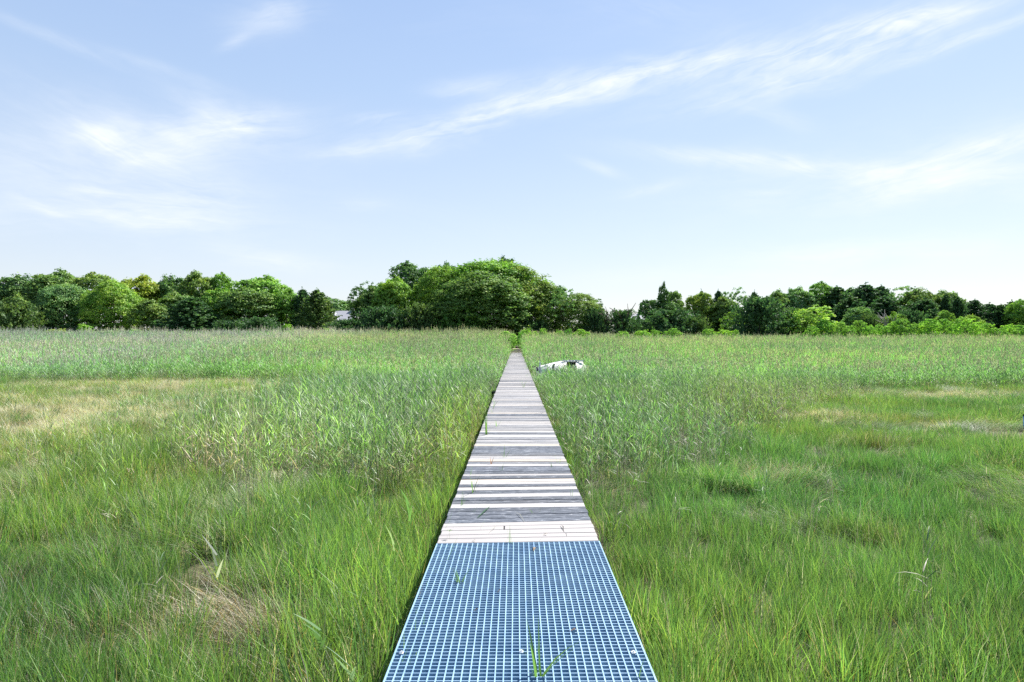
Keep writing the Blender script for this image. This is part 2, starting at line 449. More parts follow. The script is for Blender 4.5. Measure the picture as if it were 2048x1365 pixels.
plank(pale, 5.836, 5.948, -HWID, -.12, DECK, (0, 0, 0), .001); plank(pale, 5.836, 5.948, -.116, HWID, DECK + .001, (0, 0, 0), .001)
plank(pale, 5.956, 6.068, -HWID, HWID, DECK, (0, 0, 0), .001)
tag(P(pale.build('new_planks', M_NEWWOOD, bw)), 'newer pale nearly white planks next to the grating')
for xs in (-.54, 0, .54):
    m = MB()
    for y0 in np.arange(-2.4, 81, 3.6):
        m.box(xs - .022, xs + .022, y0, y0 + 3.595, DECK - .235, DECK - .042, (1, 1, 1))
    P(m.build('stringer', M_POST, bw))
m = MB(); m.box(-.055, .055, -.055, .055, -1.0, 0, (1, 1, 1))
pm = m.mesh('post', M_POST)
for y0 in np.arange(-1.0, 81, 2.4):
    for xs in (-.54, .54):
        o = bpy.data.objects.new('post', pm); col.objects.link(o); o.parent = bw
        o.location = (xs, y0 - 6, DECK - .24)

# grating
gr = empty('grating_panel', (0, 3, DECK))
tag(gr, 'square-mesh moulded walkway grating panel at the near end of the boardwalk', 'grating')
PIT = 0.0381
Y0G, Y1G = -1.6, 5.462
m = MB()
ztop = DECK
def bar(x0, x1, y0, y1, z1, taper, alongy):
    dd = .034
    def mk(zz, t):
        if alongy: return [(x0 + t, y0, zz), (x1 - t, y0, zz), (x1 - t, y1, zz), (x0 + t, y1, zz)]
        return [(x0, y0 + t, zz), (x1, y0 + t, zz), (x1, y1 - t, zz), (x0, y1 - t, zz)]
    vs = mk(z1 - dd, taper) + mk(z1, 0)
    vs = [Vector(sk(*v)) - Vector((0, 3, DECK)) for v in vs]
    m.add(vs, [(0, 3, 2, 1), (4, 5, 6, 7), (0, 1, 5, 4), (1, 2, 6, 5), (2, 3, 7, 6), (3, 0, 4, 7)])
ysplit = [Y0G, 2.5, 3.2, 3.8, 4.4, 5.0, Y1G]
for i in range(33):
    x = -16 * PIT + i * PIT
    hw = .0031 if i not in (0, 32) else .0042
    for a, b_ in zip(ysplit[:-1], ysplit[1:]):
        bar(x - hw, x + hw, a, b_, ztop, .001, True)
k = 0; yy = Y1G - .0035
while yy > Y0G:
    hw = .0027
    bar(-16 * PIT, 16 * PIT, yy - hw, yy + hw, ztop - .0022, .0008, False)
    yy -= PIT
m.build('bar_grid', M_GRATE, gr)
M_CLIP = principled('galvanised_clip', (.7, .72, .74), .4, metallic=.6)
for px, py in ((803, 1309), (1043, 1306), (1267, 1307)):
    d = EYE_D / (py - HY); q = at(px, py, d)
    m = MB(); m.box(-.009, .009, -.012, .012, .002, .006); m.tube([(0, 0, .004), (0, 0, .013)], [.006, .005], 8)
    o = m.build('clip', M_CLIP, gr); o.location = (q.x, q.y - 3, 0.0)

# ------------------------------------------------------------------ grass, reeds, straw: building blocks
rng = np.random.default_rng(7)
def blade_set(bases, dirs, heights, widths, leans, curls, cols_lo, cols_hi, segs=3, tipw=0.05):
    """many blades as numpy strips. dirs: azimuth of lean; leans: tilt of the base from vertical; curls: added tilt to the tip"""
    n = len(bases); S = segs
    pts = np.zeros((n, S + 1, 3)); pts[:, 0] = bases
    ca, sa = np.cos(dirs), np.sin(dirs)
    for s_ in range(1, S + 1):
        th = leans + curls * ((s_ - .5) / S) ** 1.4
        L_ = heights / S
        pts[:, s_, 0] = pts[:, s_ - 1, 0] + np.sin(th) * ca * L_
        pts[:, s_, 1] = pts[:, s_ - 1, 1] + np.sin(th) * sa * L_
        pts[:, s_, 2] = pts[:, s_ - 1, 2] + np.cos(th) * L_
    fa = dirs + np.pi / 2 + rng.normal(0, .7, n)
    side = np.stack([np.cos(fa), np.sin(fa), np.zeros(n)], 1)
    V_ = np.zeros((n, S + 1, 2, 3))
    C_ = np.zeros((n, S + 1, 2, 3))
    for s_ in range(S + 1):
        t = s_ / S
        wv = widths * (1 - t) ** .75 * (0.75 + .5 * min(1, t * 3)) + widths * tipw * (1 if s_ == S else 0)
        V_[:, s_, 0] = pts[:, s_] - side * wv[:, None] / 2
        V_[:, s_, 1] = pts[:, s_] + side * wv[:, None] / 2
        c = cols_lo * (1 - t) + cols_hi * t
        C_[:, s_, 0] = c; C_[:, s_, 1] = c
    base = (np.arange(n) * (S + 1) * 2)[:, None]
    fs_ = []
    for s_ in range(S):
        fs_.append(base + np.array([[2 * s_, 2 * s_ + 1, 2 * s_ + 3, 2 * s_ + 2]]))
    return V_.reshape(-1, 3), np.concatenate(fs_), C_.reshape(-1, 3)

def merge(parts):
    Vs, Fs, Cs, o = [], [], [], 0
    for v, f, c in parts:
        Vs.append(v); Fs.append(f + o); Cs.append(c); o += len(v)
    return np.concatenate(Vs), np.concatenate(Fs), np.concatenate(Cs)

GREENS = np.array([(.12, .255, .052), (.16, .31, .06), (.072, .19, .05), (.22, .365, .078), (.125, .275, .085)])
DRY = np.array([(.42, .39, .30), (.34, .30, .21), (.50, .48, .40), (.40, .29, .12), (.27, .24, .18)])
def pick(pal, n, jit=.12):
    c = pal[rng.integers(0, len(pal), n)]
    return c * (1 + rng.normal(0, jit, (n, 1)))

def tuft(n=70, Rr=.14, h=(.26, .46), wd=.0042, lean=.22, curl=.7, dirbias=None, dry=.08, segs=3, greens=GREENS):
    a = rng.random(n) * 2 * np.pi; r = np.sqrt(rng.random(n)) * Rr
    bases = np.stack([np.cos(a) * r, np.sin(a) * r, np.full(n, -.02)], 1)
    dirs = a + rng.normal(0, .8, n) if dirbias is None else dirbias + rng.normal(0, .35, n)
    hh = rng.uniform(h[0], h[1], n)
    leans = np.abs(rng.normal(lean, .12, n)); curls = np.abs(rng.normal(curl, curl * .4, n))
    isd = rng.random(n) < dry
    hi = np.where(isd[:, None], pick(DRY, n), pick(greens, n))
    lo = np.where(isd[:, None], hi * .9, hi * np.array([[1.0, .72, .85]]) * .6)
    return blade_set(bases, dirs, hh, wd * rng.uniform(.7, 1.4, n), leans, curls, lo, hi, segs)

SRC = {}
def source(cname, k, vfc, mat):
    c = SRC.get(cname)
    if c is None: c = SRC[cname] = bpy.data.collections.new(cname)
    v, f, cc = vfc
    me = np_mesh('%s_%02d' % (cname, k), v, f, cc, mat)
    o = bpy.data.objects.new('%s_%02d' % (cname, k), me); c.objects.link(o)

# cordgrass: 0-4 upright, 5-8 swept over (cowlicks), 9-11 coarse with yellowing blades
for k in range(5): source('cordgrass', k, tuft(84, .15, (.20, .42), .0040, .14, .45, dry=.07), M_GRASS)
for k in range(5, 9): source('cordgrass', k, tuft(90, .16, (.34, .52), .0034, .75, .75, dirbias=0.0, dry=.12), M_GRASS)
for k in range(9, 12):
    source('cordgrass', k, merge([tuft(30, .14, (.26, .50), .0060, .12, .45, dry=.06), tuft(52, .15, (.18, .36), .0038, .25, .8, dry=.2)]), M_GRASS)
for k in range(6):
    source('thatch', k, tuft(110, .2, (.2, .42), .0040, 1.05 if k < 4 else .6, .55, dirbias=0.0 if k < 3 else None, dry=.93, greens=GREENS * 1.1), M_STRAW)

# reeds (phragmites): stem with alternate long leaves; some bare grey canes from last year
RG = np.array([(.16, .30, .09), (.10, .23, .075), (.20, .36, .10), (.24, .41, .10), (.24, .34, .20)])
def reed(n, Rr, plume=0.0, dead=.25, leafl=(.24, .42), lw=.021, nleaf=(7, 11), hj=(.78, 1.06)):
    parts = []
    for i in range(n):
        a = rng.random() * 2 * np.pi; r = math.sqrt(rng.random()) * Rr
        bx, by = math.cos(a) * r, math.sin(a) * r
        H = rng.uniform(*hj); la = rng.random() * 2 * np.pi; ln = abs(rng.normal(.06, .05))
        tip = np.array([bx + math.cos(la) * ln * H, by + math.sin(la) * ln * H, H])
        isdead = rng.random() < dead
        sc = np.array([.33, .31, .28]) * rng.uniform(.7, 1.2) if isdead else np.array([.20, .25, .10]) * rng.uniform(.7, 1.2)
        # stem: two crossed strips
        st = np.array([[bx, by, -.03]]); 
        for q in (0, 1.57):
            v, f, c = blade_set(st, np.array([la]), np.array([H * (.8 if not isdead else 1.0)]), np.array([.0065]), np.array([ln]), np.array([0.02]), sc[None], sc[None], 2, .5)
            parts.append((v, f, c))
        if isdead:
            if rng.random() < .35:
                m_ = 2; t = rng.uniform(.3, .8, m_)
                bs = np.array([bx, by, 0]) + (tip - [bx, by, 0]) * t[:, None]
                cc = np.tile(np.array([.42, .38, .30]), (m_, 1))
                parts.append(blade_set(bs, rng.random(m_) * 6.28, rng.uniform(.15, .3, m_), np.full(m_, .014), rng.uniform(.6, 1.4, m_), rng.uniform(.3, 1.2, m_), cc, cc, 3))
            continue
        m_ = rng.integers(*nleaf)
        t = np.linspace(.22, .98, m_) + rng.normal(0, .02, m_); t = np.clip(t, .1, 1)
        bs = np.array([bx, by, 0]) + (tip - [bx, by, 0]) * (t[:, None] * .98)
        dr = la + np.arange(m_) * np.pi * rng.uniform(.9, 1.1) + rng.normal(0, .5, m_)
        ll = rng.uniform(leafl[0], leafl[1], m_) * (1 - .35 * np.abs(t - .6))
        hi = pick(RG, m_, .15) * rng.uniform(.85, 1.15)
        low = t < .4
        hi[low & (rng.random(m_) < .3)] = (.36, .34, .20)
        parts.append(blade_set(bs, dr, ll, lw * rng.uniform(.7, 1.15, m_), rng.uniform(.25, .8, m_), rng.uniform(.2, 1.0, m_), hi * .85, hi * 1.05, 4))
        if rng.random() < plume:
            q = 26
            tt = rng.uniform(0, .22, q)
            bs = tip + np.stack([np.zeros(q), np.zeros(q), tt - .04], 1)
            cc = np.tile(np.array([.28, .27, .20]) * rng.uniform(.75, 1.25), (q, 1))
            parts.append(blade_set(bs, rng.normal(la, .9, q), rng.uniform(.05, .11, q), np.full(q, .012), rng.uniform(.1, .6, q), rng.uniform(.2, .9, q), cc, cc * 1.1, 2))
    return merge(parts)
for k in range(7): source('shortreed', k, reed(4, .15, 0, .42, (.14, .30), .0130, (9, 13)), M_REED)
for k in range(5): source('tallreed', k, reed(6, .26, 0.15, .18, (.16, .27), .019, (7, 10), (.72, 1.02)), M_REED)
for k in range(5, 8): source('tallreed', k, reed(6, .26, .8, .15, (.16, .26), .019, (6, 9), (.8, 1.06)), M_REED)
for k in range(3): source('canes', k, reed(10, .2, 0, 1.0, hj=(.6, 1.05)), M_REED)

_gn = {}
def scatter(name, cname, pts, rot, scl, idx, tint, label=None, cat=None):
    if cname not in _gn:
        t = bpy.data.node_groups.new('scatter_' + cname, 'GeometryNodeTree')
        t.interface.new_socket('Geometry', in_out='INPUT', socket_type='NodeSocketGeometry')
        t.interface.new_socket('Geometry', in_out='OUTPUT', socket_type='NodeSocketGeometry')
        N, Lk = t.nodes, t.links
        gi_ = N.new('NodeGroupInput'); go_ = N.new('NodeGroupOutput')
        mp = N.new('GeometryNodeMeshToPoints'); ip = N.new('GeometryNodeInstanceOnPoints')
        ci = N.new('GeometryNodeCollectionInfo'); ci.inputs['Collection'].default_value = SRC[cname]
        ci.inputs['Separate Children'].default_value = True; ci.inputs['Reset Children'].default_value = True
        def na(nm, dt):
            q = N.new('GeometryNodeInputNamedAttribute'); q.data_type = dt; q.inputs['Name'].default_value = nm
            return q.outputs['Attribute']
        er = N.new('FunctionNodeEulerToRotation')
        Lk.new(gi_.outputs[0], mp.inputs['Mesh']); Lk.new(mp.outputs[0], ip.inputs['Points'])
        Lk.new(ci.outputs[0], ip.inputs['Instance']); ip.inputs['Pick Instance'].default_value = True
        Lk.new(na('idx', 'INT'), ip.inputs['Instance Index'])
        Lk.new(na('rot', 'FLOAT_VECTOR'), er.inputs[0]); Lk.new(er.outputs[0], ip.inputs['Rotation'])
        Lk.new(na('scl', 'FLOAT_VECTOR'), ip.inputs['Scale'])
        Lk.new(ip.outputs[0], go_.inputs[0])
        _gn[cname] = t
    me = bpy.data.meshes.new(name); n = len(pts)
    me.vertices.add(n); me.vertices.foreach_set('co', np.asarray(pts, np.float32).ravel())
    a = me.attributes.new('rot', 'FLOAT_VECTOR', 'POINT'); a.data.foreach_set('vector', np.asarray(rot, np.float32).ravel())
    a = me.attributes.new('scl', 'FLOAT_VECTOR', 'POINT'); a.data.foreach_set('vector', np.asarray(scl, np.float32).ravel())
    a = me.attributes.new('idx', 'INT', 'POINT'); a.data.foreach_set('value', np.asarray(idx, np.int32))
    a = me.attributes.new('tint', 'FLOAT_COLOR', 'POINT')
    c4 = np.ones((n, 4), np.float32); c4[:, :3] = tint; a.data.foreach_set('color', c4.ravel())
    o = link_mesh(name, me)
    md = o.modifiers.new('scatter', 'NODES'); md.node_group = _gn[cname]
    tag(o, label, cat, kind='stuff')
    print('scatter', name, n)
    return o

def field(y0, y1, dens, side=.80, pad=2.5):
    """random points over the wedge the camera sees, plus a margin"""
    A = (side * (y0 + y1) / 2 + pad) * 2 * (y1 - y0)
    n = int(A * dens); nn = int(n * 1.6)
    y_ = rng.uniform(y0, y1, nn); x_ = rng.uniform(-1, 1, nn) * (side * y1 + pad)
    k_ = np.abs(x_) < side * y_ + pad
    x_, y_ = x_[k_], y_[k_]
    tot = (side * y1 + pad) * 2 * (y1 - y0) 
    want = int(dens * tot * len(x_) / nn) if False else int(dens * A)
    return x_[:want], y_[:want]

# ---- where each kind of plant stands (world metres)
def reed_mask(x, y):
    wob = (fbm(x, y, 3.5, 1) - .5) * 4
    bank = np.where(x < 0, 33 - 4.0 * sstep(-9, -3, x), 28.5) + wob * .6
    far = (y > bank).astype(float)
    xl = -(6.2 + .16 * (y - 9.5)) + wob * .7
    left = ((x < -.78) & (x > xl) & (y > 8.6 + wob * .4 + .35 * np.abs(x + 2))).astype(float) * sstep(-1.0, 2.5, x - xl) 
    xr = np.interp(y, [8.8, 9.5, 15.3, 23.5, 29], [.7, 2.3, 6.4, 10.8, 15]) + wob * .5
    right = ((x > .78) & (x < xr) & (y > 8.4 + wob * .3)).astype(float) * sstep(-.6, 2.2, xr - x)
    return far, np.maximum(left, right)
def straw_mask(x, y):
    m1 = np.exp(-(((x + 12.5) / 5.5) ** 2 + ((y - 19) / 6.5) ** 2) ** 1.5)
    m2 = np.exp(-(((x + 13) / 10) ** 2 + ((y - 30) / 3.2) ** 2) ** 1.5)
    m3 = .75 * np.exp(-(((x - 14.5) / 3.0) ** 2 + ((y - 25) / 1.5) ** 2) ** 1.2)
    m4 = .8 * np.exp(-(((x - 9.2) / 2.0) ** 2 + ((y - 14) / .6) ** 2) ** 1.2)
    m5 = .7 * np.exp(-(((x - 8.0) / 1.4) ** 2 + ((y - 18.5) / .8) ** 2) ** 1.2)
    m6 = 1.15 * np.exp(-(((x + 1.8) / .38) ** 2 + ((y - 4.75) / .6) ** 2) ** 1.2) 
    m7 = .8 * np.exp(-(((x + 2.9) / .45) ** 2 + ((y - 4.9) / .65) ** 2) ** 1.2)
    m8 = .55 * np.exp(-(((x - 3.9) / .8) ** 2 + ((y - 10.6) / .8) ** 2) ** 1.2)
    m9 = .6 * np.exp(-(((x + 1.15) / .3) ** 2 + ((y - 3.9) / 1.0) ** 2) ** 1.2)
    n_ = .55 + 1.1 * (fbm(x, y, 1.6, 4) - .35)
    return np.clip((m1 + m2 + m3 + m4 + m5 + m6 + m7 + m8 + m9) * n_ * 1.35, 0, 1)
def clear(x, y, mg=0.0):
    """keep plants off the walk, the path and the boats"""
    k_ = np.abs(x) > HWID + .03 + mg
    k_ |= (y > 100)
    cxp = 0.35 * np.maximum(0, (y - 90) / 30) ** 2
    k_ &= ~((y > 80) & (y < 121) & (np.abs(x - cxp) < .75))
    k_ &= ~((x > .9) & (x < 3.8) & (y > 36.6) & (y < 39.4))
    k_ &= ~((x > 9.9) & (x < 13.9) & (y > 14.2) & (y < 16.1))
    return k_
def base_tint(x, y):
    n1 = fbm(x, y, 4.5, 0)[:, None]; n2 = fbm(x, y, 1.3, 5)[:, None]; n3 = fbm(x, y, 9.0, 2)[:, None]
    t = np.ones((len(x), 3)) * (.78 + .5 * n2)
    t *= 1 + (n1 - .5) * np.array([[1.0, .45, .1]])
    t *= 1 + (n3 - .5) * np.array([[.45, .1, -.3]])
    red = sstep(.62, .78, fbm(x + 40, y, 1.5, 6))[:, None] * sstep(0, 6, x)[:, None] * .4
    t = t * (1 - red) + red * np.array([[1.6, .85, 1.1]]) * .8
    ye = np.exp(-(((x + 8.5) / 3.5) ** 2 + ((y - 28.5) / 1.6) ** 2))[:, None] + .6 * np.exp(-(((x + 1.0) / .5) ** 2 + ((y - 13) / 5) ** 2))[:, None]
    t = t * (1 + ye * np.array([[.9, .45, -.2]]))
    return t

# ---- cordgrass
xs, ys_ = [], []
for (a, b_, d_) in ((1.2, 6.5, 46), (6.5, 12, 30), (12, 22, 19), (22, 36, 12)):
    x_, y_ = field(a, b_, d_); xs.append(x_); ys_.append(y_)
x_ = np.concatenate(xs); y_ = np.concatenate(ys_)
k_ = clear(x_, y_); x_, y_ = x_[k_], y_[k_]
st = straw_mask(x_, y_); far, nr = reed_mask(x_, y_)
keep = (rng.random(len(x_)) > st * np.where(y_ > 9, .95, 1.25)) & (rng.random(len(x_)) > np.clip(far * .75 + nr * .45, 0, 1))
gap = sstep(.56, .68, fbm(x_, y_, .8, 7)) * np.where(x_ < -.5, .75, .35) * sstep(.9, 1.6, np.abs(x_))
keep &= rng.random(len(x_)) > gap
x_, y_, st = x_[keep], y_[keep], st[keep]
n = len(x_)
sw = fbm(x_ + 13, y_, 2.0, 4)
cow = sstep(.50, .60, sw) * sstep(4, 8, np.abs(x_) + .45 * y_ - 1) 
fine = rng.random(n) < .25 + .65 * cow
coarse = rng.random(n) < np.where(x_ < 0, .45, .14)
idx = np.where(fine & (cow > .15), rng.integers(5, 9, n), np.where(coarse, rng.integers(9, 12, n), rng.integers(0, 5, n)))
flow = 6.28 * fbm(x_, y_, 5.0, 6) * 1.6
rz = np.where((idx >= 5) & (idx < 9), flow + rng.normal(0, .3, n), rng.random(n) * 6.28)
hs = (.62 + .60 * fbm(x_, y_, 1.4, 1)) * (.82 + .36 * vnoise(x_, y_, .45, 5)) * np.where(x_ > 0, .92, 1.05) * np.clip(rng.normal(1, .12, n), .6, 1.4)
hs *= 1 + .12 * (1 - sstep(.7, 1.1, np.abs(x_))) * np.where(x_ < 0, 1, .3)
ws = np.clip(.95 + .022 * y_, 1, 1.7)
scl = np.stack([hs * ws, hs * ws, hs], 1)
lean_x = -(0.10 * (1 - sstep(.6, 1.1, np.abs(x_)))) * np.sign(x_)
rot = np.stack([rng.normal(0, .05, n), rng.normal(0, .05, n) , rz], 1)
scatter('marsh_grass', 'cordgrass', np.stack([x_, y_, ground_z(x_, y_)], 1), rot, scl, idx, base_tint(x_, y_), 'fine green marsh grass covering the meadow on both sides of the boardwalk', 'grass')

# ---- straw / thatch: in the pale patches, and thinly everywhere between the tufts
xs, ys_ = [], []
for (a, b_, d_) in ((1.2, 8, 26), (8, 16, 22), (16, 36, 19)):
    x_, y_ = field(a, b_, d_); xs.append(x_); ys_.append(y_)
x_ = np.concatenate(xs); y_ = np.concatenate(ys_)
k_ = clear(x_, y_); x_, y_ = x_[k_], y_[k_]
st = straw_mask(x_, y_)
keep = rng.random(len(x_)) < np.clip(st * 1.6 + .12 * (x_ < 0) + .05, 0, 1)
x_, y_, st = x_[keep], y_[keep], st[keep]; n = len(x_)
idx = rng.integers(0, 6, n); flow = 6.28 * fbm(x_, y_, 4.0, 6) * 1.6
ws = np.clip(.85 + .02 * y_, 1, 1.5)
s_ = np.clip(rng.normal(.92, .15, n), .5, 1.4)
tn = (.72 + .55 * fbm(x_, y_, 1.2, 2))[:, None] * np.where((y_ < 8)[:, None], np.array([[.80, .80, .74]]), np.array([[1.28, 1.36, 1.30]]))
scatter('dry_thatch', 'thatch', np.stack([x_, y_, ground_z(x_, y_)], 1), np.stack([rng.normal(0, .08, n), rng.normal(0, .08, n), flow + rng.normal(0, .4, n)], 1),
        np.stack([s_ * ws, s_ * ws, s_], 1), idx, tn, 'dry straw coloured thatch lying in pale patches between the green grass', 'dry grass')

# ---- short reeds in the near meadow
x_, y_ = field(3.0, 34, 17)
k_ = clear(x_, y_, .06); x_, y_ = x_[k_], y_[k_]
far, nr = reed_mask(x_, y_)
spot = sstep(.60, .74, fbm(x_ + 7, y_, 1.5, 3))
prob = nr * (.50 + .50 * fbm(x_, y_, 2.2, 0)) + (1 - nr) * (.075 * (x_ < 0) + .010 + spot * np.where(x_ < 0, .10, .03) * sstep(8, 13, y_))
sm = straw_mask(x_, y_)
prob = np.where((x_ < -4) & (y_ > 12), np.maximum(prob, .05 + .14 * spot), prob) * (1 - .85 * np.clip(sm * 1.5, 0, 1))
prob = np.where(y_ < 8.5, prob * .45, prob)
keep = (rng.random(len(x_)) < prob) & (far < .5)
x_, y_ = x_[keep], y_[keep]; n = len(x_)
_, nr = reed_mask(x_, y_)
hs = (.56 + .46 * fbm(x_, y_, 2.4, 2) + .16 * nr) * np.clip(rng.normal(1, .12, n), .6, 1.35) * np.where(y_ < 8.5, .85, 1) * np.where(x_ > 0, .93, 1)
hs *= 1 - .12 * (1 - sstep(.6, 1.3, np.abs(x_)))
tn = base_tint(x_, y_) * .95
sil = np.exp(-(((x_ + 6) / 3.5) ** 2 + ((y_ - 11) / 4) ** 2))[:, None]
tn = tn * (1 + sil * np.array([[.3, .25, .5]]))
scatter('short_reeds', 'shortreed', np.stack([x_, y_, ground_z(x_, y_)], 1), np.stack([rng.normal(0, .08, n), rng.normal(0, .08, n), rng.random(n) * 6.28], 1),
        np.stack([hs * 1.05, hs * 1.05, hs], 1), rng.integers(0, 7, n), tn, 'knee to waist high green reeds standing along both sides of the boardwalk', 'reeds')

# grey canes of last year among the reeds
x_, y_ = field(5, 34, 5)
k_ = clear(x_, y_, .1); x_, y_ = x_[k_], y_[k_]
far, nr = reed_mask(x_, y_)
keep = rng.random(len(x_)) < np.where(far > .5, 0, nr * sstep(.48, .66, fbm(x_, y_, 1.8, 5)) * .8 + .02 + .7 * np.exp(-((x_ + 2.6) / 1.6) ** 2 - ((y_ - 10) / 1.4) ** 2) + .5 * np.exp(-((x_ - 1.7) / .9) ** 2 - ((y_ - 10.5) / 2.2) ** 2) + .9 * np.exp(-((x_ + 5.8) / 1.8) ** 2 - ((y_ - 27.5) / 1.6) ** 2))
x_, y_ = x_[keep], y_[keep]; n = len(x_)
hs = rng.uniform(.55, .85, n)
scatter('dead_canes', 'canes', np.stack([x_, y_, ground_z(x_, y_)], 1), np.stack([rng.normal(0, .1, n), rng.normal(0, .1, n), rng.random(n) * 6.28], 1),
        np.stack([hs, hs, hs], 1), rng.integers(0, 3, n), np.ones((n, 3)) * np.array([[.95, 1.0, 1.12]]), 'thin grey dead canes standing among the short green reeds', 'reeds')

# ---- the tall reed bed, out to the trees
xs, ys_ = [], []
for (a, b_, d_) in ((26, 45, 8.5), (45, 75, 5.2), (75, 116, 3.6)):
    x_, y_ = field(a, b_, d_, .76, 5); xs.append(x_); ys_.append(y_)
x_ = np.concatenate(xs); y_ = np.concatenate(ys_)
k_ = clear(x_, y_, .1); x_, y_ = x_[k_], y_[k_]
far, nr = reed_mask(x_, y_)
dens = 1 - .75 * sstep(.66, .8, fbm(x_, y_, 3.2, 6)) * (y_ < 60)
keep = (far > .5) & (rng.random(len(x_)) < dens)
x_, y_ = x_[keep], y_[keep]; n = len(x_)
topL = np.interp(y_, [26, 31, 40, 70, 100, 116], [.85, 1.02, 1.25, 2.15, 3.15, 3.45])
topR = np.interp(y_, [26, 31, 40, 70, 100, 116], [.85, 1.02, 1.22, 1.95, 2.65, 2.9])
sd_ = sstep(-6, 10, x_)
T = topL * (1 - sd_) + topR * sd_ - .1
hs = (T - ground_z(x_, y_)) * (.86 + .26 * fbm(x_, y_, 4.0, 1)) * np.clip(rng.normal(1, .06, n), .75, 1.15)
near_bw = (1 - sstep(.7, 2.6, np.abs(x_)))
hs *= 1 - .30 * near_bw * (y_ < 78)
hs = np.where((x_ > .6) & (x_ < 3.9) & (y_ > 31) & (y_ < 37), np.minimum(hs, .52 - .28 * sstep(31, 37, y_)), hs)
plum = rng.random(n) < np.clip(.04 + .36 * sstep(.45, .62, fbm(x_, y_, 9.0, 3)) * sstep(45, 80, y_), 0, 1) * np.where(x_ > 2, .5, 1)
idx = np.where(plum, rng.integers(5, 8, n), rng.integers(0, 5, n))
n1 = fbm(x_, y_, 7, 5)[:, None]; n2 = fbm(x_, y_, 18, 2)[:, None]
tn = np.ones((n, 3)) * (.95 + .3 * n1) * (1 + (n1 - .5) * np.array([[.45, .3, -.1]])) * (1 + (n2 - .5) * np.array([[.3, .15, .15]]))
tn = tn * np.array([[.98, 1.07, 1.04]]) * 1.04
pur = sstep(.55, .7, fbm(x_ + 5, y_ + 3, 6.0, 7))[:, None] * .4
tn = tn * (1 - pur) + pur * np.array([[1.05, 1.05, 1.2]])
sil = (sstep(-14, -26, x_) * .5)[:, None]
tn = tn * (1 + sil * np.array([[.45, .25, 1.2]]))
scatter('reed_bed', 'tallreed', np.stack([x_, y_, ground_z(x_, y_)], 1), np.stack([rng.normal(.0, .05, n), rng.normal(-.03, .05, n), rng.random(n) * 6.28], 1),
        np.stack([.85 + .32 * hs, .85 + .32 * hs, hs], 1), idx, tn, 'tall dense bed of reeds with feathery tan plumes reaching back to the trees', 'reeds')

# ------------------------------------------------------------------ trees
trng = np.random.default_rng(21)
def leaf_quads(P_, N_, size, cols):
    n = len(P_)
    r = trng.normal(0, 1, (n, 3)); t1 = np.cross(N_, r); t1 /= np.linalg.norm(t1, axis=1)[:, None] + 1e-9
    t2 = np.cross(N_, t1); t2 /= np.linalg.norm(t2, axis=1)[:, None] + 1e-9
    s1 = (size * trng.uniform(.6, 1.3, n))[:, None]; s2 = s1 * trng.uniform(.45, .85, n)[:, None]
    bend = N_ * s1 * .18
    V_ = np.stack([P_ - t1 * s1, P_ - t2 * s2 + bend, P_ + t1 * s1, P_ + t2 * s2 + bend], 1).reshape(-1, 3)
    b_ = (np.arange(n) * 4)[:, None]
    return V_, b_ + np.array([[0, 1, 2, 3]]), np.repeat(cols, 4, 0)
def unit(n):
    v = trng.normal(0, 1, (n, 3)); return v / np.linalg.norm(v, axis=1)[:, None]
def leafcol(n, pal=((.135, .25, .065), (.17, .295, .07), (.10, .21, .06), (.215, .325, .08))):
    pal = np.array(pal); return pal[trng.integers(0, len(pal), n)] * (1 + trng.normal(0, .16, (n, 1)))

def crown_broad(W, H, z0, nl, nleaf, leaf, rough=.16, flat=.72):
    """sprays of leaves over a lumpy dome that comes down almost to the ground"""
    cz = z0 + (H - z0) * .40; ax = np.array([W / 2 * .93, W / 2 * .93, (H - cz) * .93])
    ld = unit(nl); ld[:, 2] = np.abs(ld[:, 2]) * 1.2 - .25; ld /= np.linalg.norm(ld, axis=1)[:, None]
    la = trng.uniform(.3, 1.5, nl) * rough
    ns = nleaf // 34
    w1, w2 = unit(1)[0] * 2.3, unit(1)[0] * 4.1; p1, p2 = trng.uniform(0, 6, 2); off = unit(1)[0] * .10
    parts = []
    for i in range(ns):
        d = unit(1)[0]
        if d[2] < -.45 or (d[2] < 0 and trng.random() < .15): d[2] = -d[2]
        bump = (la * np.exp(-(1 - ld @ d) * 26)).max()
        if bump < rough * .2 and trng.random() < .3: continue
        rr_ = .80 + bump * .8 + .07 * math.sin(d @ w1 + p1) + .05 * math.sin(d @ w2 * 2 + p2) + d @ off + trng.normal(0, .025)
        if trng.random() < .22: rr_ *= trng.uniform(.45, .9)
        low = cz if d[2] >= 0 else (cz - z0) / ax[2]
        c = d * ax * rr_
        if d[2] < 0:      # the skirt hangs straight down to the ground
            c[2] *= (cz - z0) / ax[2] * 2.1
            hx = math.hypot(d[0], d[1]) + 1e-6; c[:2] *= (1 / hx) ** .85
        c[2] += cz
        sr = W * trng.uniform(.035, .075)
        m_ = int(34 * trng.uniform(.6, 1.4))
        q = unit(m_); q[:, 2] = np.where(q[:, 2] < -.2, -q[:, 2] * .6, q[:, 2])
        P_ = c + q * (sr * trng.random(m_) ** .5)[:, None] * np.array([[1.15, 1.15, flat]])
        P_[:, 2] = np.maximum(P_[:, 2], .1)
        N_ = q * .5 + unit(m_) * .8 + d * .4 + np.array([[0, 0, .4]]); N_ /= np.linalg.norm(N_, axis=1)[:, None]
        parts.append(leaf_quads(P_, N_, leaf, leafcol(m_) * trng.uniform(.8, 1.2)))
    return merge(parts)

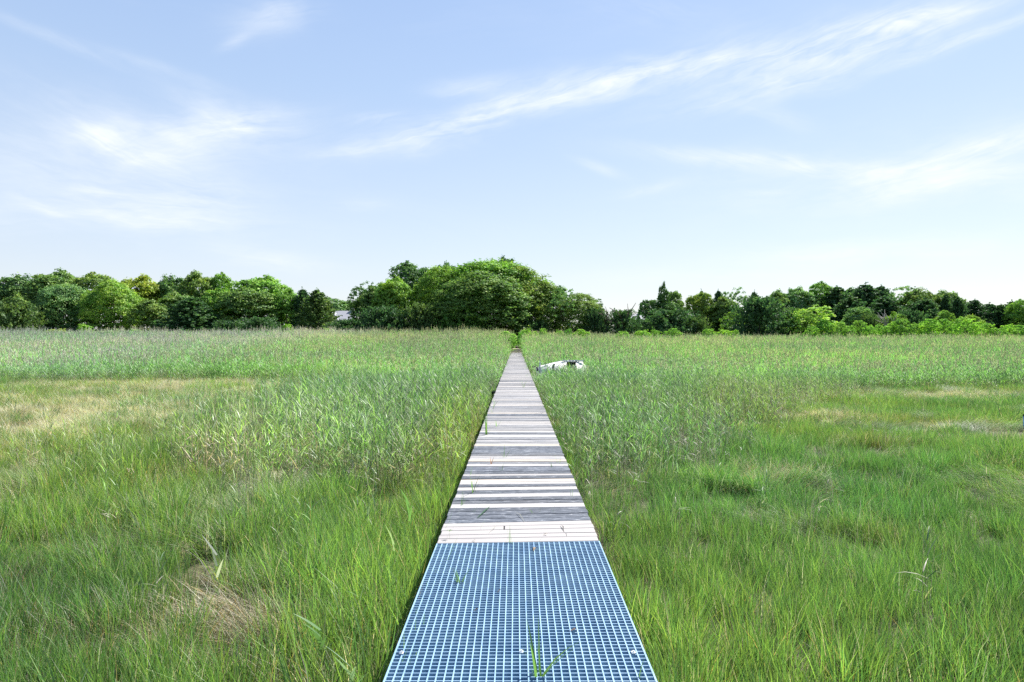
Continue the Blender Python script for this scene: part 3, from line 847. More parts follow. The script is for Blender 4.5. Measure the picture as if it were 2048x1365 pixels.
def crown_cedar(W, H, z0, nb, leaf, droop=.15, power=.8):
    parts = []
    for i in range(nb):
        t = trng.random() ** .85
        z = z0 + (H - z0) * t
        L_ = (W / 2) * ((1 - t) ** power) * trng.uniform(.65, 1.12) + .15
        a = trng.random() * 2 * np.pi
        m_ = int(14 + 26 * L_ / (W / 2))
        s_ = trng.random(m_) ** .6
        rise = trng.uniform(.15, .6)
        P_ = np.stack([np.cos(a) * s_ * L_, np.sin(a) * s_ * L_, z + s_ * L_ * rise + 0 * s_], 1)
        P_ += unit(m_) * (.10 + .22 * (L_ * .25) * (1 - s_[:, None] * .6))
        P_[:, 2] = np.maximum(P_[:, 2], .1)
        N_ = unit(m_) + np.array([[0, 0, .4]]); N_ /= np.linalg.norm(N_, axis=1)[:, None]
        parts.append(leaf_quads(P_, N_, leaf, leafcol(m_, ((.07, .15, .055), (.09, .18, .06), (.12, .20, .065))) * trng.uniform(.8, 1.2)))
    # leader
    m_ = 40; s_ = trng.random(m_)
    P_ = np.stack([trng.normal(0, .08, m_), trng.normal(0, .08, m_), H * (.9 + .16 * s_)], 1)
    parts.append(leaf_quads(P_, unit(m_), leaf * .8, leafcol(m_, ((.08, .16, .055),))))
    return merge(parts)

def trunk_mesh(name, H, W, r, nlimb=7, mat=None, lean=0.0):
    m = MB()
    pts = [Vector((0, 0, -.3))]
    for i in range(1, 6):
        t = i / 5
        pts.append(Vector((lean * t * H + trng.normal(0, .12), trng.normal(0, .12), H * .82 * t)))
    m.tube(pts, [r, r * .9, r * .75, r * .55, r * .35, r * .12], 7)
    for k in range(nlimb):
        t = trng.uniform(.22, .85); j = min(4, int(t * 5)); p0 = pts[j].lerp(pts[j + 1], t * 5 - j)
        a = trng.random() * 6.28; L_ = W * .42 * trng.uniform(.5, 1) * (1.2 - t)
        d = Vector((math.cos(a), math.sin(a), trng.uniform(.5, 1.1)))
        p1 = p0 + d * L_ * .5; p2 = p1 + Vector((d.x, d.y, d.z * .7)) * L_ * .5 + Vector((0, 0, .2))
        m.tube([p0, p1, p2], [r * .4, r * .24, r * .05], 5)
    return m.mesh(name, mat or M_BARK, True)

KINDS = {}
def kind(name, crowns, trunk):
    KINDS[name] = [(c, trunk()) for c in crowns]
def cm(name, vfc): return np_mesh(name, *vfc, mat=M_LEAF)
# nominal size 10 m wide x 10 m tall for the broad crowns
kind('broad', [cm('crown', crown_broad(10, 10, .3, 34, 22000, .155, .17)) for _ in range(4)], lambda: trunk_mesh('trunk', 10, 10, .22))
kind('fine', [cm('crown', crown_broad(10, 10, .1, 46, 32000, .11, .13, 1.0)) for _ in range(3)], lambda: trunk_mesh('trunk', 10, 10, .22))
kind('airy', [cm('crown', crown_broad(10, 10, 2.2, 14, 5200, .15, .26)) for _ in range(3)], lambda: trunk_mesh('trunk', 10, 10, .17, 12))
kind('cedar', [cm('crown', crown_cedar(8, 10, .2, 420, .15, power=.62)) for _ in range(4)], lambda: trunk_mesh('trunk', 10, 4, .16, 3))
kind('lowcedar', [cm('crown', crown_cedar(10, 5, .1, 360, .15, power=.42)) for _ in range(3)], lambda: trunk_mesh('trunk', 5, 6, .16, 4))
kind('shrub', [cm('crown', crown_broad(4, 4, .1, 20, 7600, .07, .2)) for _ in range(4)], lambda: trunk_mesh('trunk', 3.4, 3, .06, 8))
kind('vine', [cm('crown', crown_broad(10, 10, .2, 26, 16000, .17, .24)) for _ in range(2)], lambda: trunk_mesh('trunk', 10, 8, .2))
NOM = {'broad': (8.8, 9.35), 'fine': (9.0, 9.35), 'airy': (10, 10), 'cedar': (7.6, 10.6), 'lowcedar': (10, 5.6), 'shrub': (4, 4), 'vine': (9, 9.5)}
_used = {}
def tree(kindn, px, top, wpx, d, tint, label, cat='tree', group=None, name=None):
    """px of the axis, py of the crown top, crown width in px (photograph), distance in m"""
    x = CX + (px - HX) * d / F; zt = EYE - (top - HY) * d / F; gz = float(ground_z(x, d))
    nm = name or {'cedar': 'cedar_tree', 'lowcedar': 'cedar_tree', 'shrub': 'marsh_shrub'}.get(kindn, 'broadleaf_tree')
    vs = KINDS[kindn]; i = _used.get(kindn, 0); _used[kindn] = i + 1
    cme, tme = vs[i % len(vs)]
    if kindn == 'cedar': wpx *= 1.45
    W0, H0 = NOM[kindn]; sx_ = wpx * d / F / W0; sz = (zt - gz) / H0
    root = empty(nm, (x, d, gz), (i * 2.399) % 6.28)
    tag(root, label, cat, group)
    sy = sx_ if sx_ < 1.6 else 1.6 + (sx_ - 1.6) * .5
    for part, me in (('trunk', tme), ('crown', cme)):
        o = link_mesh(part, me, root); o.scale = (sx_, sx_, sz)
        if part == 'crown': o.color = (*tint, 1)
    return root

G0 = (1, 1, 1); BRIGHT = (1.5, 1.45, .95); GOLD = (2.0, 1.45, .8); DARK = (.68, .80, .92); SILV = (1.2, 1.25, 1.7); LIME = (1.45, 1.45, .95); OLIVE = (1.15, 1.05, .9); RUST = (1.3, 1.12, .8); LUSH = (1.2, 1.35, .8)
BACK = 'trees behind the marsh'
TREES = [
    # left wood
    ('broad', -60, 546, 170, 124, G0, 'rounded green tree cut by the left edge of the photo'),
    ('broad', 22, 544, 120, 122, DARK, 'dark green rounded tree nearest the left edge of the photo'),
    ('broad', 104, 541, 130, 121, G0, 'broad domed tree, second from the left in the left wood'),
    ('fine', 120, 566, 120, 116, SILV, 'silvery grey-green tree in front of the left wood'),
    ('broad', 196, 553, 110, 122, OLIVE, 'dull olive tree between the silvery tree and the golden topped tree'),
    ('fine', 225, 574, 130, 116, BRIGHT, 'soft light green tree below the golden topped tree'),
    ('broad', 280, 544, 120, 124, GOLD, 'tree with golden yellow top in the left wood'),
    ('broad', 352, 545, 90, 126, DARK, 'dark tree just right of the golden topped tree'),
    ('broad', 398, 545, 90, 125, OLIVE, 'flat topped olive tree in the middle of the left wood'),
    ('broad', 436, 553, 60, 126, LUSH, 'small lush tree top right of the flat topped olive tree'),
    ('broad', 352, 578, 100, 117, G0, 'mid green tree below the flat topped olive tree'),
    ('broad', 425, 572, 90, 116, LUSH, 'sunlit yellow-green tree before the middle of the left wood'),
    ('broad', 516, 553, 150, 124, LUSH, 'widest domed tree of the left wood, right of its middle'),
    ('broad', 500, 582, 120, 116, G0, 'leafy tree standing in front of the widest dome of the left wood'),
    ('broad', 572, 572, 80, 118, LUSH, 'sunny green tree left of the pointed cedar'),
    ('broad', 60, 580, 100, 116, G0, 'mid green tree above the cedar at the far left'),
    ('broad', 300, 600, 80, 113, OLIVE, 'low olive tree at the foot of the golden topped tree'),
    ('cedar', 634, 576, 80, 114, OLIVE, 'pointed cedar at the right end of the left wood'),
    ('cedar', 604, 574, 50, 117, DARK, 'slim dark cedar tip behind the pointed cedar'),
    ('cedar', 382, 592, 110, 110, DARK, 'dark cedar at the foot of the left wood below the olive tree'),
    ('lowcedar', 30, 606, 130, 108, OLIVE, 'spreading cedar at the foot of the wood at the far left'),
    ('lowcedar', 520, 634, 120, 108, DARK, 'low flat dark cedar at the edge of the reeds in the left wood'),
    ('lowcedar', 455, 640, 90, 109, DARK, 'smaller low cedar left of the flat dark cedar'),
    ('broad', 640, 600, 160, 172, DARK, 'distant dark tree top left of the grey house roof'),
    ('broad', 700, 600, 120, 176, G0, 'distant tree top right behind the grey house roof'),
    ('lowcedar', 690, 640, 100, 112, DARK, 'low dark cedar right below the grey house roof'),
    # centre wood
    ('airy', 722, 560, 70, 121, DARK, 'open leafed tree with sky showing through at the left end of the centre wood'),
    ('broad', 746, 562, 90, 120, G0, 'green tree beside the open leafed tree at the left of the centre wood'),
    ('broad', 786, 556, 90, 117, LIME, 'bright yellow-green tree in the left of the centre wood'),
    ('broad', 822, 533, 110, 126, DARK, 'dark tree rising behind the bright yellow-green tree'),
    ('broad', 870, 525, 110, 129, DARK, 'dark oak-like tree left of the great dome'),
    ('fine', 890, 545, 130, 118, BRIGHT, 'soft bright green tree leaning on the left of the great dome'),
    ('broad', 905, 520, 70, 132, DARK, 'dark tree top peeping over the left shoulder of the great dome'),
    ('broad', 1012, 517, 80, 136, DARK, 'dark tree top peeping over the right shoulder of the great dome'),
    ('fine', 970, 517, 240, 119, LUSH, 'great domed tree, tallest of the centre wood, above the end of the boardwalk'),
    ('fine', 1020, 550, 170, 117, RUST, 'rust tinged half of the great dome on its right side'),
    ('fine', 975, 556, 220, 112, G0, 'dark green lower dome right behind the end of the boardwalk'),
    ('fine', 1080, 560, 130, 117, OLIVE, 'olive tree on the right slope of the centre wood'),
    ('airy', 1126, 570, 76, 113, SILV, 'slender pale tree with a visible dark trunk right of the great dome'),
    ('fine', 1158, 598, 100, 115, OLIVE, 'low sloping tree at the right foot of the centre wood'),
    ('airy', 1186, 592, 60, 120, DARK, 'thin twiggy tree at the right end of the centre wood'),
    ('lowcedar', 765, 612, 130, 110, DARK, 'dark spreading cedar at the left foot of the centre wood'),
    ('lowcedar', 845, 606, 110, 111, OLIVE, 'cedar between the two dark spreading cedars of the centre wood'),
    ('lowcedar', 925, 612, 120, 108, LUSH, 'ragged green cedar just left of the end of the boardwalk'),
    ('lowcedar', 1060, 640, 110, 112, DARK, 'dark low undergrowth tree just right of the end of the boardwalk'),
    # gap
    ('lowcedar', 1190, 616, 70, 112, DARK, 'low cedar left of the bare branches in the gap'),
    ('lowcedar', 1245, 620, 90, 110, DARK, 'low cedar below the bare branches in the gap'),
    # right wood
    ('vine', 1297, 598, 46, 114, DARK, 'rounded leafy tree at the left end of the right wood'),
    ('vine', 1328, 568, 26, 115, DARK, 'narrow vine covered tower of leaves, tallest at the left of the right wood'),
    ('vine', 1350, 580, 50, 118, G0, 'leafy tree just right of the narrow vine covered tower'),
    ('vine', 1335, 596, 80, 116, DARK, 'dark green tree at the foot of the narrow vine covered tower'),
    ('broad', 1402, 590, 70, 120, RUST, 'brownish topped tree right of the vine covered tower'),
    ('cedar', 1402, 578, 26, 123, DARK, 'thin cedar spire above the brownish topped tree'),
    ('cedar', 1436, 578, 36, 120, DARK, 'cedar spire left of the round open tree'),
    ('airy', 1470, 571, 64, 121, SILV, 'round open tree with pale leaves in the left of the right wood'),
    ('broad', 1450, 590, 80, 118, OLIVE, 'olive tree below the round open tree'),
    ('cedar', 1508, 580, 36, 121, DARK, 'small cedar right of the round open tree'),
    ('lowcedar', 1340, 618, 150, 109, DARK, 'wide dark cedar at the front left of the right wood'),
    ('lowcedar', 1392, 634, 70, 107, OLIVE, 'low olive cedar right of the wide dark cedar'),
    ('airy', 1462, 622, 60, 108, LIME, 'small pale branching tree left of the great black-green cedar'),
    ('lowcedar', 1520, 594, 150, 104, DARK, 'great black-green cedar in the middle of the right wood'),
    ('lowcedar', 1585, 616, 100, 105, OLIVE, 'right side cedar leaning over the yellow bush'),
    ('broad', 1548, 576, 80, 119, G0, 'round leafy tree behind the great black-green cedar'),
    ('broad', 1596, 576, 80, 120, SILV, 'pale leafed tree above the yellow bush'),
    ('broad', 1640, 571, 70, 122, LUSH, 'leafy tree with bright patches above and right of the yellow bush'),
    ('cedar', 1672, 570, 80, 119, DARK, 'blue-green cedar left of the middle of the right ridge'),
    ('broad', 1696, 571, 90, 123, DARK, 'dark broad tree between two blue-green cedars on the right ridge'),
    ('cedar', 1730, 565, 84, 120, DARK, 'tallest blue-green cedar on the right ridge'),
    ('cedar', 1760, 569, 74, 121, DARK, 'blue-green cedar right of the tallest one on the ridge'),
    ('airy', 1796, 564, 80, 119, SILV, 'open pale tree with a light trunk on the right ridge'),
    ('broad', 1836, 574, 110, 121, OLIVE, 'tree with tan tinged top right of the open pale tree'),
    ('broad', 1880, 584, 100, 122, G0, 'green tree on the falling slope of the right ridge'),
    ('cedar', 1700, 590, 90, 114, DARK, 'deep green cedar in front of the right ridge above the round pale tree'),
    ('cedar', 1768, 590, 90, 115, DARK, 'deep green cedar in front of the right ridge above the bare white twigs'),
    ('cedar', 1846, 596, 90, 115, DARK, 'deep green cedar in front of the tan tinged tree'),
    ('cedar', 1889, 586, 34, 117, DARK, 'pointed cedar, left of the pair on the right slope'),
    ('cedar', 1912, 591, 46, 115, DARK, 'pointed cedar, right of the pair on the right slope'),
    ('cedar', 1946, 597, 64, 117, DARK, 'pointed cedar standing alone right of the pair'),
    ('cedar', 1976, 605, 60, 118, DARK, 'small cedar, first of three near the right edge'),
    ('cedar', 1998, 607, 60, 117, DARK, 'small cedar, middle of three near the right edge'),
    ('cedar', 2020, 600, 60, 119, DARK, 'small cedar, last of three near the right edge'),
    ('broad', 2040, 604, 60, 114, LUSH, 'yellow-green tree at the right edge of the photo'),
    ('cedar', 2056, 586, 40, 116, DARK, 'cedar cut by the right edge of the photo'),
    ('broad', 2110, 590, 110, 118, G0, 'leafy tree just beyond the right edge of the photo'),
    ('vine', 1712, 613, 62, 108, SILV, 'small round pale topped tree with light stems before the right ridge'),
    ('vine', 1788, 626, 50, 107, LIME, 'small pale yellow leafed tree beside the bare white twigs'),
    ('vine', 1884, 620, 42, 107, LIME, 'small pale yellow leafed tree below the pair of pointed cedars'),
    ('broad', 1940, 628, 60, 109, BRIGHT, 'small bright tree behind the hedge of shrubs near the right edge'),
    ('shrub', 1618, 608, 120, 102, (2.2, 2.0, 1.35), 'big rounded yellow-green bush, largest and brightest in the right wood'),
    ('lowcedar', 1738, 628, 60, 106, OLIVE, 'little cedar beside the small round pale topped tree'),
    ('lowcedar', 1822, 622, 90, 108, DARK, 'low dark cedar between the two small pale yellow trees'),
]
for (kn, px, top, wpx, d, tint, lab) in TREES:
    tree(kn, px, top, wpx, d, tint, lab, 'bush' if kn == 'shrub' else 'tree', BACK, 'bush' if kn == 'shrub' else None)

YG = (1.65, 1.75, 1.0)
SHR = [  # px, top, width, distance, label
    (1010, 657, 52, 84, 'bright green rounded shrub left of the far end of the boardwalk'),
    (1024, 672, 26, 78, 'small bright shrub leaning over the far end of the boardwalk from the left'),
    (1052, 650, 34, 92, 'light green shrub right of the far end of the boardwalk'),
    (1043, 662, 22, 88, 'small grey-green shrub touching the right side of the path'),
    (1070, 658, 30, 90, 'yellow-green shrub, second to the right of the path'),
    (1086, 654, 24, 95, 'small round shrub, third to the right of the path'),
    (1118, 653, 24, 96, 'round shrub below the slender pale tree'),
    (1136, 655, 22, 96, 'darker shrub between two bright shrubs below the slender pale tree'),
    (1160, 653, 42, 95, 'wide bright shrub at the right foot of the centre wood'),
    (1245, 660, 40, 95, 'low bright shrub in the gap below the low cedars'),
    (1285, 653, 46, 95, 'bright shrub at the left end of the right wood'),
    (1312, 657, 30, 96, 'small bright shrub before the wide dark cedar, on its left'),
    (1348, 651, 44, 94, 'rounded bright shrub before the wide dark cedar, on its right'),
    (1418, 655, 40, 97, 'bright shrub, left of three beside the great black-green cedar'),
    (1446, 651, 44, 95, 'bright shrub, middle of three beside the great black-green cedar'),
    (1466, 658, 30, 93, 'bright shrub, right of three beside the great black-green cedar'),
    (1645, 632, 46, 98, 'dense darker green shrub at the right foot of the yellow bush'),
    (1622, 650, 40, 95, 'low shrub at the foot of the yellow bush'),
    (110, 650, 60, 104, 'brownish low shrub at the edge of the reeds near the left edge'),
    (168, 645, 40, 106, 'small green shrub at the foot of the silvery tree'),
    (270, 655, 70, 104, 'low bright shrub at the edge of the reeds in the left wood'),
    (575, 645, 32, 107, 'light green shrub left of the pointed cedar'),
    (652, 648, 26, 107, 'light green shrub right of the pointed cedar'),
]
for i, (px, top, wd, d, lab) in enumerate(SHR):
    c = YG if 'brownish' not in lab else (1.8, 1.4, 1.3)
    if 'darker' in lab or 'grey-green' in lab: c = (1.3, 1.6, 1.1)
    tree('shrub', px, top, wd, d, c, lab, 'shrub', 'shrubs along the edge of the marsh')
hedge = [(1672, 641, 44), (1696, 646, 34), (1716, 637, 40), (1738, 642, 40), (1762, 647, 40), (1782, 640, 36), (1800, 634, 50), (1826, 637, 44), (1850, 641, 36), (1858, 630, 46),
         (1884, 634, 44), (1905, 641, 40), (1925, 631, 52), (1950, 637, 44), (1972, 643, 44), (1996, 648, 40), (2016, 646, 40), (2036, 644, 46), (2060, 646, 50)]
ORD = ['first', 'second', 'third', 'fourth', 'fifth', 'sixth', 'seventh', 'eighth', 'ninth', 'tenth', 'eleventh', 'twelfth', 'thirteenth', 'fourteenth', 'fifteenth', 'sixteenth', 'seventeenth', 'eighteenth', 'nineteenth']
hr = random.Random(4)
for i, (px, top, wd) in enumerate(sorted(hedge)):
    s_ = hr.uniform(.85, 1.15)
    tree('shrub', px, top, wd * 1.1, 99 + hr.uniform(-3, 3), (YG[0] * s_, YG[1] * s_, 1.1), '%s from the left in the bright green hedge right of the yellow bush' % ORD[i], 'shrub', 'shrubs along the edge of the marsh')

# undergrowth that closes the foot of the woods: one mass
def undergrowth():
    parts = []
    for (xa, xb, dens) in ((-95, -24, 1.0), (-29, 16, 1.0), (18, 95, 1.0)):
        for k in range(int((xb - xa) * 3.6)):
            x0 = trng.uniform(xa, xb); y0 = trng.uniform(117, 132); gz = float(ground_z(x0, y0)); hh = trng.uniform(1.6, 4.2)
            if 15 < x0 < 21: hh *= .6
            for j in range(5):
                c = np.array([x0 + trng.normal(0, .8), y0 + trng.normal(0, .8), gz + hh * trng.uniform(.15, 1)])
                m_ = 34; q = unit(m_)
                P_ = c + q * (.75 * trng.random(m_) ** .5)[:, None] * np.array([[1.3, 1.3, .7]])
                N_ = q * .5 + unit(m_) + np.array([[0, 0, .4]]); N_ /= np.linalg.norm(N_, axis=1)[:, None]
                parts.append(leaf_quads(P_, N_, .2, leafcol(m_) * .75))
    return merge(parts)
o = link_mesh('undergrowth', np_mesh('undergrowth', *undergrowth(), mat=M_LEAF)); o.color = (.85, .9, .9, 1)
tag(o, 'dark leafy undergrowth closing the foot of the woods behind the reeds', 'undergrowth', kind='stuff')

# bare branches in the gap and white twigs before the right ridge
def bare(px, top, d, h, n, mat, label, spread=.9, r=.05):
    q = at(px, top, d); gz = float(ground_z(q.x, d))
    H = q.z - gz; m = MB()
    rr = random.Random(int(px))
    m.tube([(0, 0, -.2), (.1, 0, H * .35), (.05, 0, H * .6)], [r * 1.6, r * 1.2, r], 6)
    for k in range(n):
        a = rr.uniform(-1, 1) * spread; t0 = rr.uniform(.35, .6)
        p0 = Vector((.07, 0, H * t0)); L_ = H * (1 - t0) * rr.uniform(.7, 1.0)
        p1 = p0 + Vector((math.sin(a), rr.uniform(-.3, .3), math.cos(a))) * L_ * .5
        a2 = a + rr.uniform(-.4, .5)
        p2 = p1 + Vector((math.sin(a2), rr.uniform(-.3, .3), math.cos(a2))) * L_ * .5
        m.tube([p0, p1, p2], [r * .8, r * .55, r * .2], 5)
        a3 = a - rr.uniform(.4, .9)
        m.tube([p1, p1 + Vector((math.sin(a3), .1, math.cos(a3))) * L_ * .4], [r * .45, r * .15], 4)
    root = empty('dead_tree', (q.x, d, gz)); tag(root, label, 'dead tree')
    m.build('branches', mat, root, True)
bare(1243, 599, 109, 0, 5, M_BARK, 'bare dark forked branches sticking up above the low cedars in the gap', 1.0, .17)
bare(1212, 604, 111, 0, 4, M_BARK, 'bare dark slanting branch left of the forked branches in the gap', .9, .14)
bare(1772, 616, 103.5, 0, 7, M_PALEBARK, 'bare whitish twigs standing before the right ridge', .5, .10)

# ------------------------------------------------------------------ houses
def house(px0, px1, ridge_py, eave_py, d, label, gable=True):
    a = at(px0, ridge_py, d); b_ = at(px1, ridge_py, d); e = at(px0, eave_py, d)
    L_ = b_.x - a.x; Hr = a.z; He = e.z; x0 = a.x; gz = float(ground_z(x0, d))
    root = empty('house', (x0 + L_ / 2, d + 3, gz)); tag(root, label, 'house')
    h = L_ / 2; hr_ = Hr - gz; he = He - gz; D_ = 3.6
    m = MB(); m.add([(-h + .3, -D_, 0), (h - .3, -D_, 0), (h - .3, D_, 0), (-h + .3, D_, 0), (-h + .3, -D_, he), (h - .3, -D_, he), (h - .3, D_, he), (-h + .3, D_, he), (-h + .3, 0, hr_ - .1), (h - .3, 0, hr_ - .1)],
                    [(0, 1, 5, 4), (2, 3, 7, 6), (1, 2, 6, 9, 5), (3, 0, 4, 8, 7), (0, 3, 2, 1)])
    m.build('wall', M_SIDING, root)
    m = MB(); o_ = .35; t = .12
    sl = (hr_ - he) / D_
    for sgn in (-1, 1):
        y_e = sgn * (D_ + o_); z_e = he - sl * o_
        vs = [(-h, y_e, z_e), (h, y_e, z_e), (h, 0, hr_), (-h, 0, hr_), (-h, y_e, z_e + t), (h, y_e, z_e + t), (h, 0, hr_ + t), (-h, 0, hr_ + t)]
        m.add(vs, [(0, 3, 2, 1), (4, 5, 6, 7), (0, 1, 5, 4), (1, 2, 6, 5), (2, 3, 7, 6), (3, 0, 4, 7)])
    rf = m.build('roof', M_ROOF, root)
    # cross gable facing the marsh with a white rake board
    m = MB(); gx0 = -h * .55; gw = h * .55; gp = hr_ - .1
    m.add([(gx0 - gw, -D_ - .9, he - .6), (gx0 + gw, -D_ - .9, he - .6), (gx0, -D_ - .9, gp - .2), (gx0, 1, gp - .2), (gx0 - gw, 0, he - .6), (gx0 + gw, 0, he - .6)], [(0, 2, 3, 4), (1, 5, 3, 2)])
    m.build('gable_roof', M_ROOF, root)
    m = MB()
    m.add([(gx0 - gw + .1, -D_ - .6, 0), (gx0 + gw - .1, -D_ - .6, 0), (gx0 + gw - .1, -D_ - .6, he - .65), (gx0, -D_ - .6, gp - .3), (gx0 - gw + .1, -D_ - .6, he - .65)], [(0, 1, 2, 3, 4)])
    m.build('gable_wall', M_SIDING, root)
    for s_ in (-1, 1):
        m = MB(); y_ = -D_ - .93
        m.add([(gx0, y_, gp - .17), (gx0 + s_ * gw, y_, he - .57), (gx0 + s_ * gw, y_, he - .85), (gx0, y_, gp - .45), (gx0, y_ + .05, gp - .17), (gx0 + s_ * gw, y_ + .05, he - .57), (gx0 + s_ * gw, y_ + .05, he - .85), (gx0, y_ + .05, gp - .45)],
              [(0, 1, 2, 3), (4, 7, 6, 5), (0, 4, 5, 1), (3, 2, 6, 7), (1, 5, 6, 2), (0, 3, 7, 4)])
        m.build('rake_board', M_TRIM, root)
    m = MB(); m.box(h * .2, h * .2 + 1.0, -D_ - .04, -D_ + .02, he - 1.9, he - .5); m.build('window', M_DARK, root)
    m = MB(); m.box(h * .45, h * .45 + .6, -.3, .3, hr_ - .6, hr_ + .9); m.build('chimney', M_SIDING, rf)
house(654, 712, 622, 640, 150, 'grey roofed house with a white gable edge behind the left gap in the trees')
house(1236, 1300, 628, 640, 150, 'pale grey house roof glimpsed through the gap left of the right wood')

# ------------------------------------------------------------------ wrecked boat by the walk
wb = empty('wrecked_boat', (2.3, 38, .05), R(-4)); wb.rotation_euler[0] = R(-14); wb.scale = (1, 1, .88)
tag(wb, 'bleached derelict wooden boat with a dark opening, sunk in reeds beside the boardwalk', 'boat')
PC = (.86, .84, .80)
m = MB()
# side shell: profile of stations from the bow (left) to the stern (right), each a curved section
st_x = [-1.25, -1.0, -.6, -.1, .35, .8, 1.15, 1.35]
topz = [.52, .68, .80, .92, .98, .98, .90, .62]
halfw = [.15, .5, .85, 1.05, 1.1, 1.05, .9, .65]
prof = [(1.0, .0), (.98, .2), (.74, .52), (.44, .82), (.10, 1.0)]
N = len(prof)
rr = random.Random(3)
vs = []
for sgn in (-1, 1):
    for x_, z_, w_ in zip(st_x, topz, halfw):
        for pw, pz in prof: vs.append((x_ + rr.uniform(-.01, .01), sgn * pw * w_, pz * z_ + rr.uniform(-.008, .008)))
fs = []
S = len(st_x)
for sd2 in (0, 1):
    o_ = sd2 * S * N
    for i in range(S - 1):
        for j in range(N - 1):
            if sd2 == 0 and i in (4,) and j in (1, 2): continue      # the dark opening
            q = (o_ + i * N + j, o_ + (i + 1) * N + j, o_ + (i + 1) * N + j + 1, o_ + i * N + j + 1)
            fs.append(q if sd2 == 0 else q[::-1])
m.add(vs, fs, PC)
o = m.build('hull', M_BOAT, wb)
sol = o.modifiers.new('thick', 'SOLIDIFY'); sol.thickness = .03; sol.offset = 0
m = MB()   # foredeck and broken cabin top
for i in range(S - 1):
    if i == 4: continue
    a, c = (st_x[i], topz[i], halfw[i] * .18), (st_x[i + 1], topz[i + 1], halfw[i + 1] * .18)
    m.add([(a[0], -a[2], a[1] + .004), (c[0], -c[2], c[1] + .004), (c[0], c[2], c[1] + .03), (a[0], a[2], a[1] + .03)], [(0, 1, 2, 3)], (.62, .61, .60))
o = m.build('deck', M_BOAT, wb); sol = o.modifiers.new('thick', 'SOLIDIFY'); sol.thickness = .025
m = MB()   # ragged top rim over the opening
for k in range(7):
    x0 = .1 + k * .16; z0 = .985 + rr.uniform(-.01, .03)
    m.box(x0, x0 + .15, -.50 + rr.uniform(-.02, .02), -.40, z0 - .17, z0 - .08 + rr.uniform(-.01, .03), (.95, .93, .9))
m.build('rim', M_BOAT, wb)
m = MB(); m.tube([(-1.12, -.1, .3), (-1.05, -.12, .75), (-1.08, -.13, 1.0)], [.05, .045, .012], 5, (.80, .82, .80)); m.build('stem_post', M_BOAT, wb)
m = MB(); m.box(.3, .85, -1.0, -.92, .28, .32, (.8, .79, .77)); m.tube([(.72, -.95, .05), (.74, -.85, .50)], [.025, .025], 5, (.75, .74, .72)); m.build('sill', M_BOAT, wb)
m = MB(); pts = [(-1.34 + .16 * math.cos(t), -.35, .36 + .2 * math.sin(t)) for t in np.linspace(-.4, 2.3, 9)]
m.tube(pts, [.035] * 9, 6); m.build('tyre', M_DARK, wb, True)
m = MB(); m.tube([(-.33, -1.0, .1), (-.36, -.95, .40), (-.30, -.86, .58)], [.07, .06, .05], 6); m.build('oar_lock', M_DARK, wb)
m = MB(); m.add([(.36, -.30, .1), (.78, -.30, .1), (.78, -.28, .86), (.36, -.28, .86)], [(0, 1, 2, 3)]); o = m.build('opening_shade', M_DARK, wb)  # black sheet behind the opening, standing in for the shade inside the hull
m = MB(); m.box(1.3, 1.62, -.2, -.16, .62, .70, (.8, .8, .8)); m.build('loose_plank', M_BOAT, wb)

# ------------------------------------------------------------------ blue skiff at the right edge
sk0 = empty('blue_skiff', (12.03, 15.1, -.16), R(6))
tag(sk0, 'light blue rowing boat with black gunwale in the grass at the right edge', 'boat')
def hull(mb, stations, inner=0.0, z_off=0):
    N_ = 7; vs = []
    for (x_, w_, zt_, zb) in stations:
        for j in range(N_):
            t = -1 + 2 * j / (N_ - 1)
            u = abs(t) ** .55
            vs.append((x_, math.copysign(abs(t) ** .6, t) * (w_ - inner), zb + inner + (zt_ - zb) * abs(t) ** 2.2 + z_off))
    fs = []
    for i in range(len(stations) - 1):
        for j in range(N_ - 1):
            fs.append((i * N_ + j, (i + 1) * N_ + j, (i + 1) * N_ + j + 1, i * N_ + j + 1))
    fs.append(tuple(range((len(stations) - 1) * N_, len(stations) * N_)))
    mb.add(vs, fs, (.9, .95, .9))
ST = [(-1.62, .02, .62, .40), (-1.5, .16, .60, .20), (-1.2, .34, .57, .10), (-.7, .50, .54, .05), (0, .58, .52, .04), (.8, .56, .52, .05), (1.5, .46, .54, .08)]
m = MB(); hull(m, ST); o = m.build('hull', M_SKIFF, sk0, True); q = o.modifiers.new('thick', 'SOLIDIFY'); q.thickness = .02
for s_ in (-1, 1):
    m = MB(); m.tube([(x_, s_ * w_, zt_ + .01) for (x_, w_, zt_, zb) in ST], [.024] * len(ST), 6); m.build('gunwale', M_DARK, sk0, True)
for x_ in (-.8, .3, 1.1):
    m = MB(); m.box(x_ - .12, x_ + .12, -.5, .5, .42, .45, (.75, .74, .68)); m.build('seat', M_BOAT, sk0)
m = MB(); m.tube([(-1.46, -.14, .64), (-1.1, -.30, .63), (-.6, -.46, .61)], [.012, .012, .012], 5, (.9, .9, .86)); m.build('rope', M_BOAT, sk0)

# dark plastic scrap left of the walk
ds = empty('plastic_scrap', (CX + (988 - HX) * 21 / F, 21, .3)); tag(ds, 'small torn black plastic scrap caught beside the left edge of the boardwalk', 'litter')
m = MB(); rr = random.Random(9); gv = []
for i in range(5):
    for j in range(5):
        gv.append((-.08 + i * .045 + rr.uniform(-.02, .02), rr.uniform(-.05, .05), .03 + j * .065 + rr.uniform(-.02, .02) - .02 * i))
m.add(gv, [(i * 5 + j, (i + 1) * 5 + j, (i + 1) * 5 + j + 1, i * 5 + j + 1) for i in range(4) for j in range(4) if (i, j) not in ((3, 3), (0, 3))])
o = m.build('sheet', M_DARK, ds); q = o.modifiers.new('t', 'SOLIDIFY'); q.thickness = .004

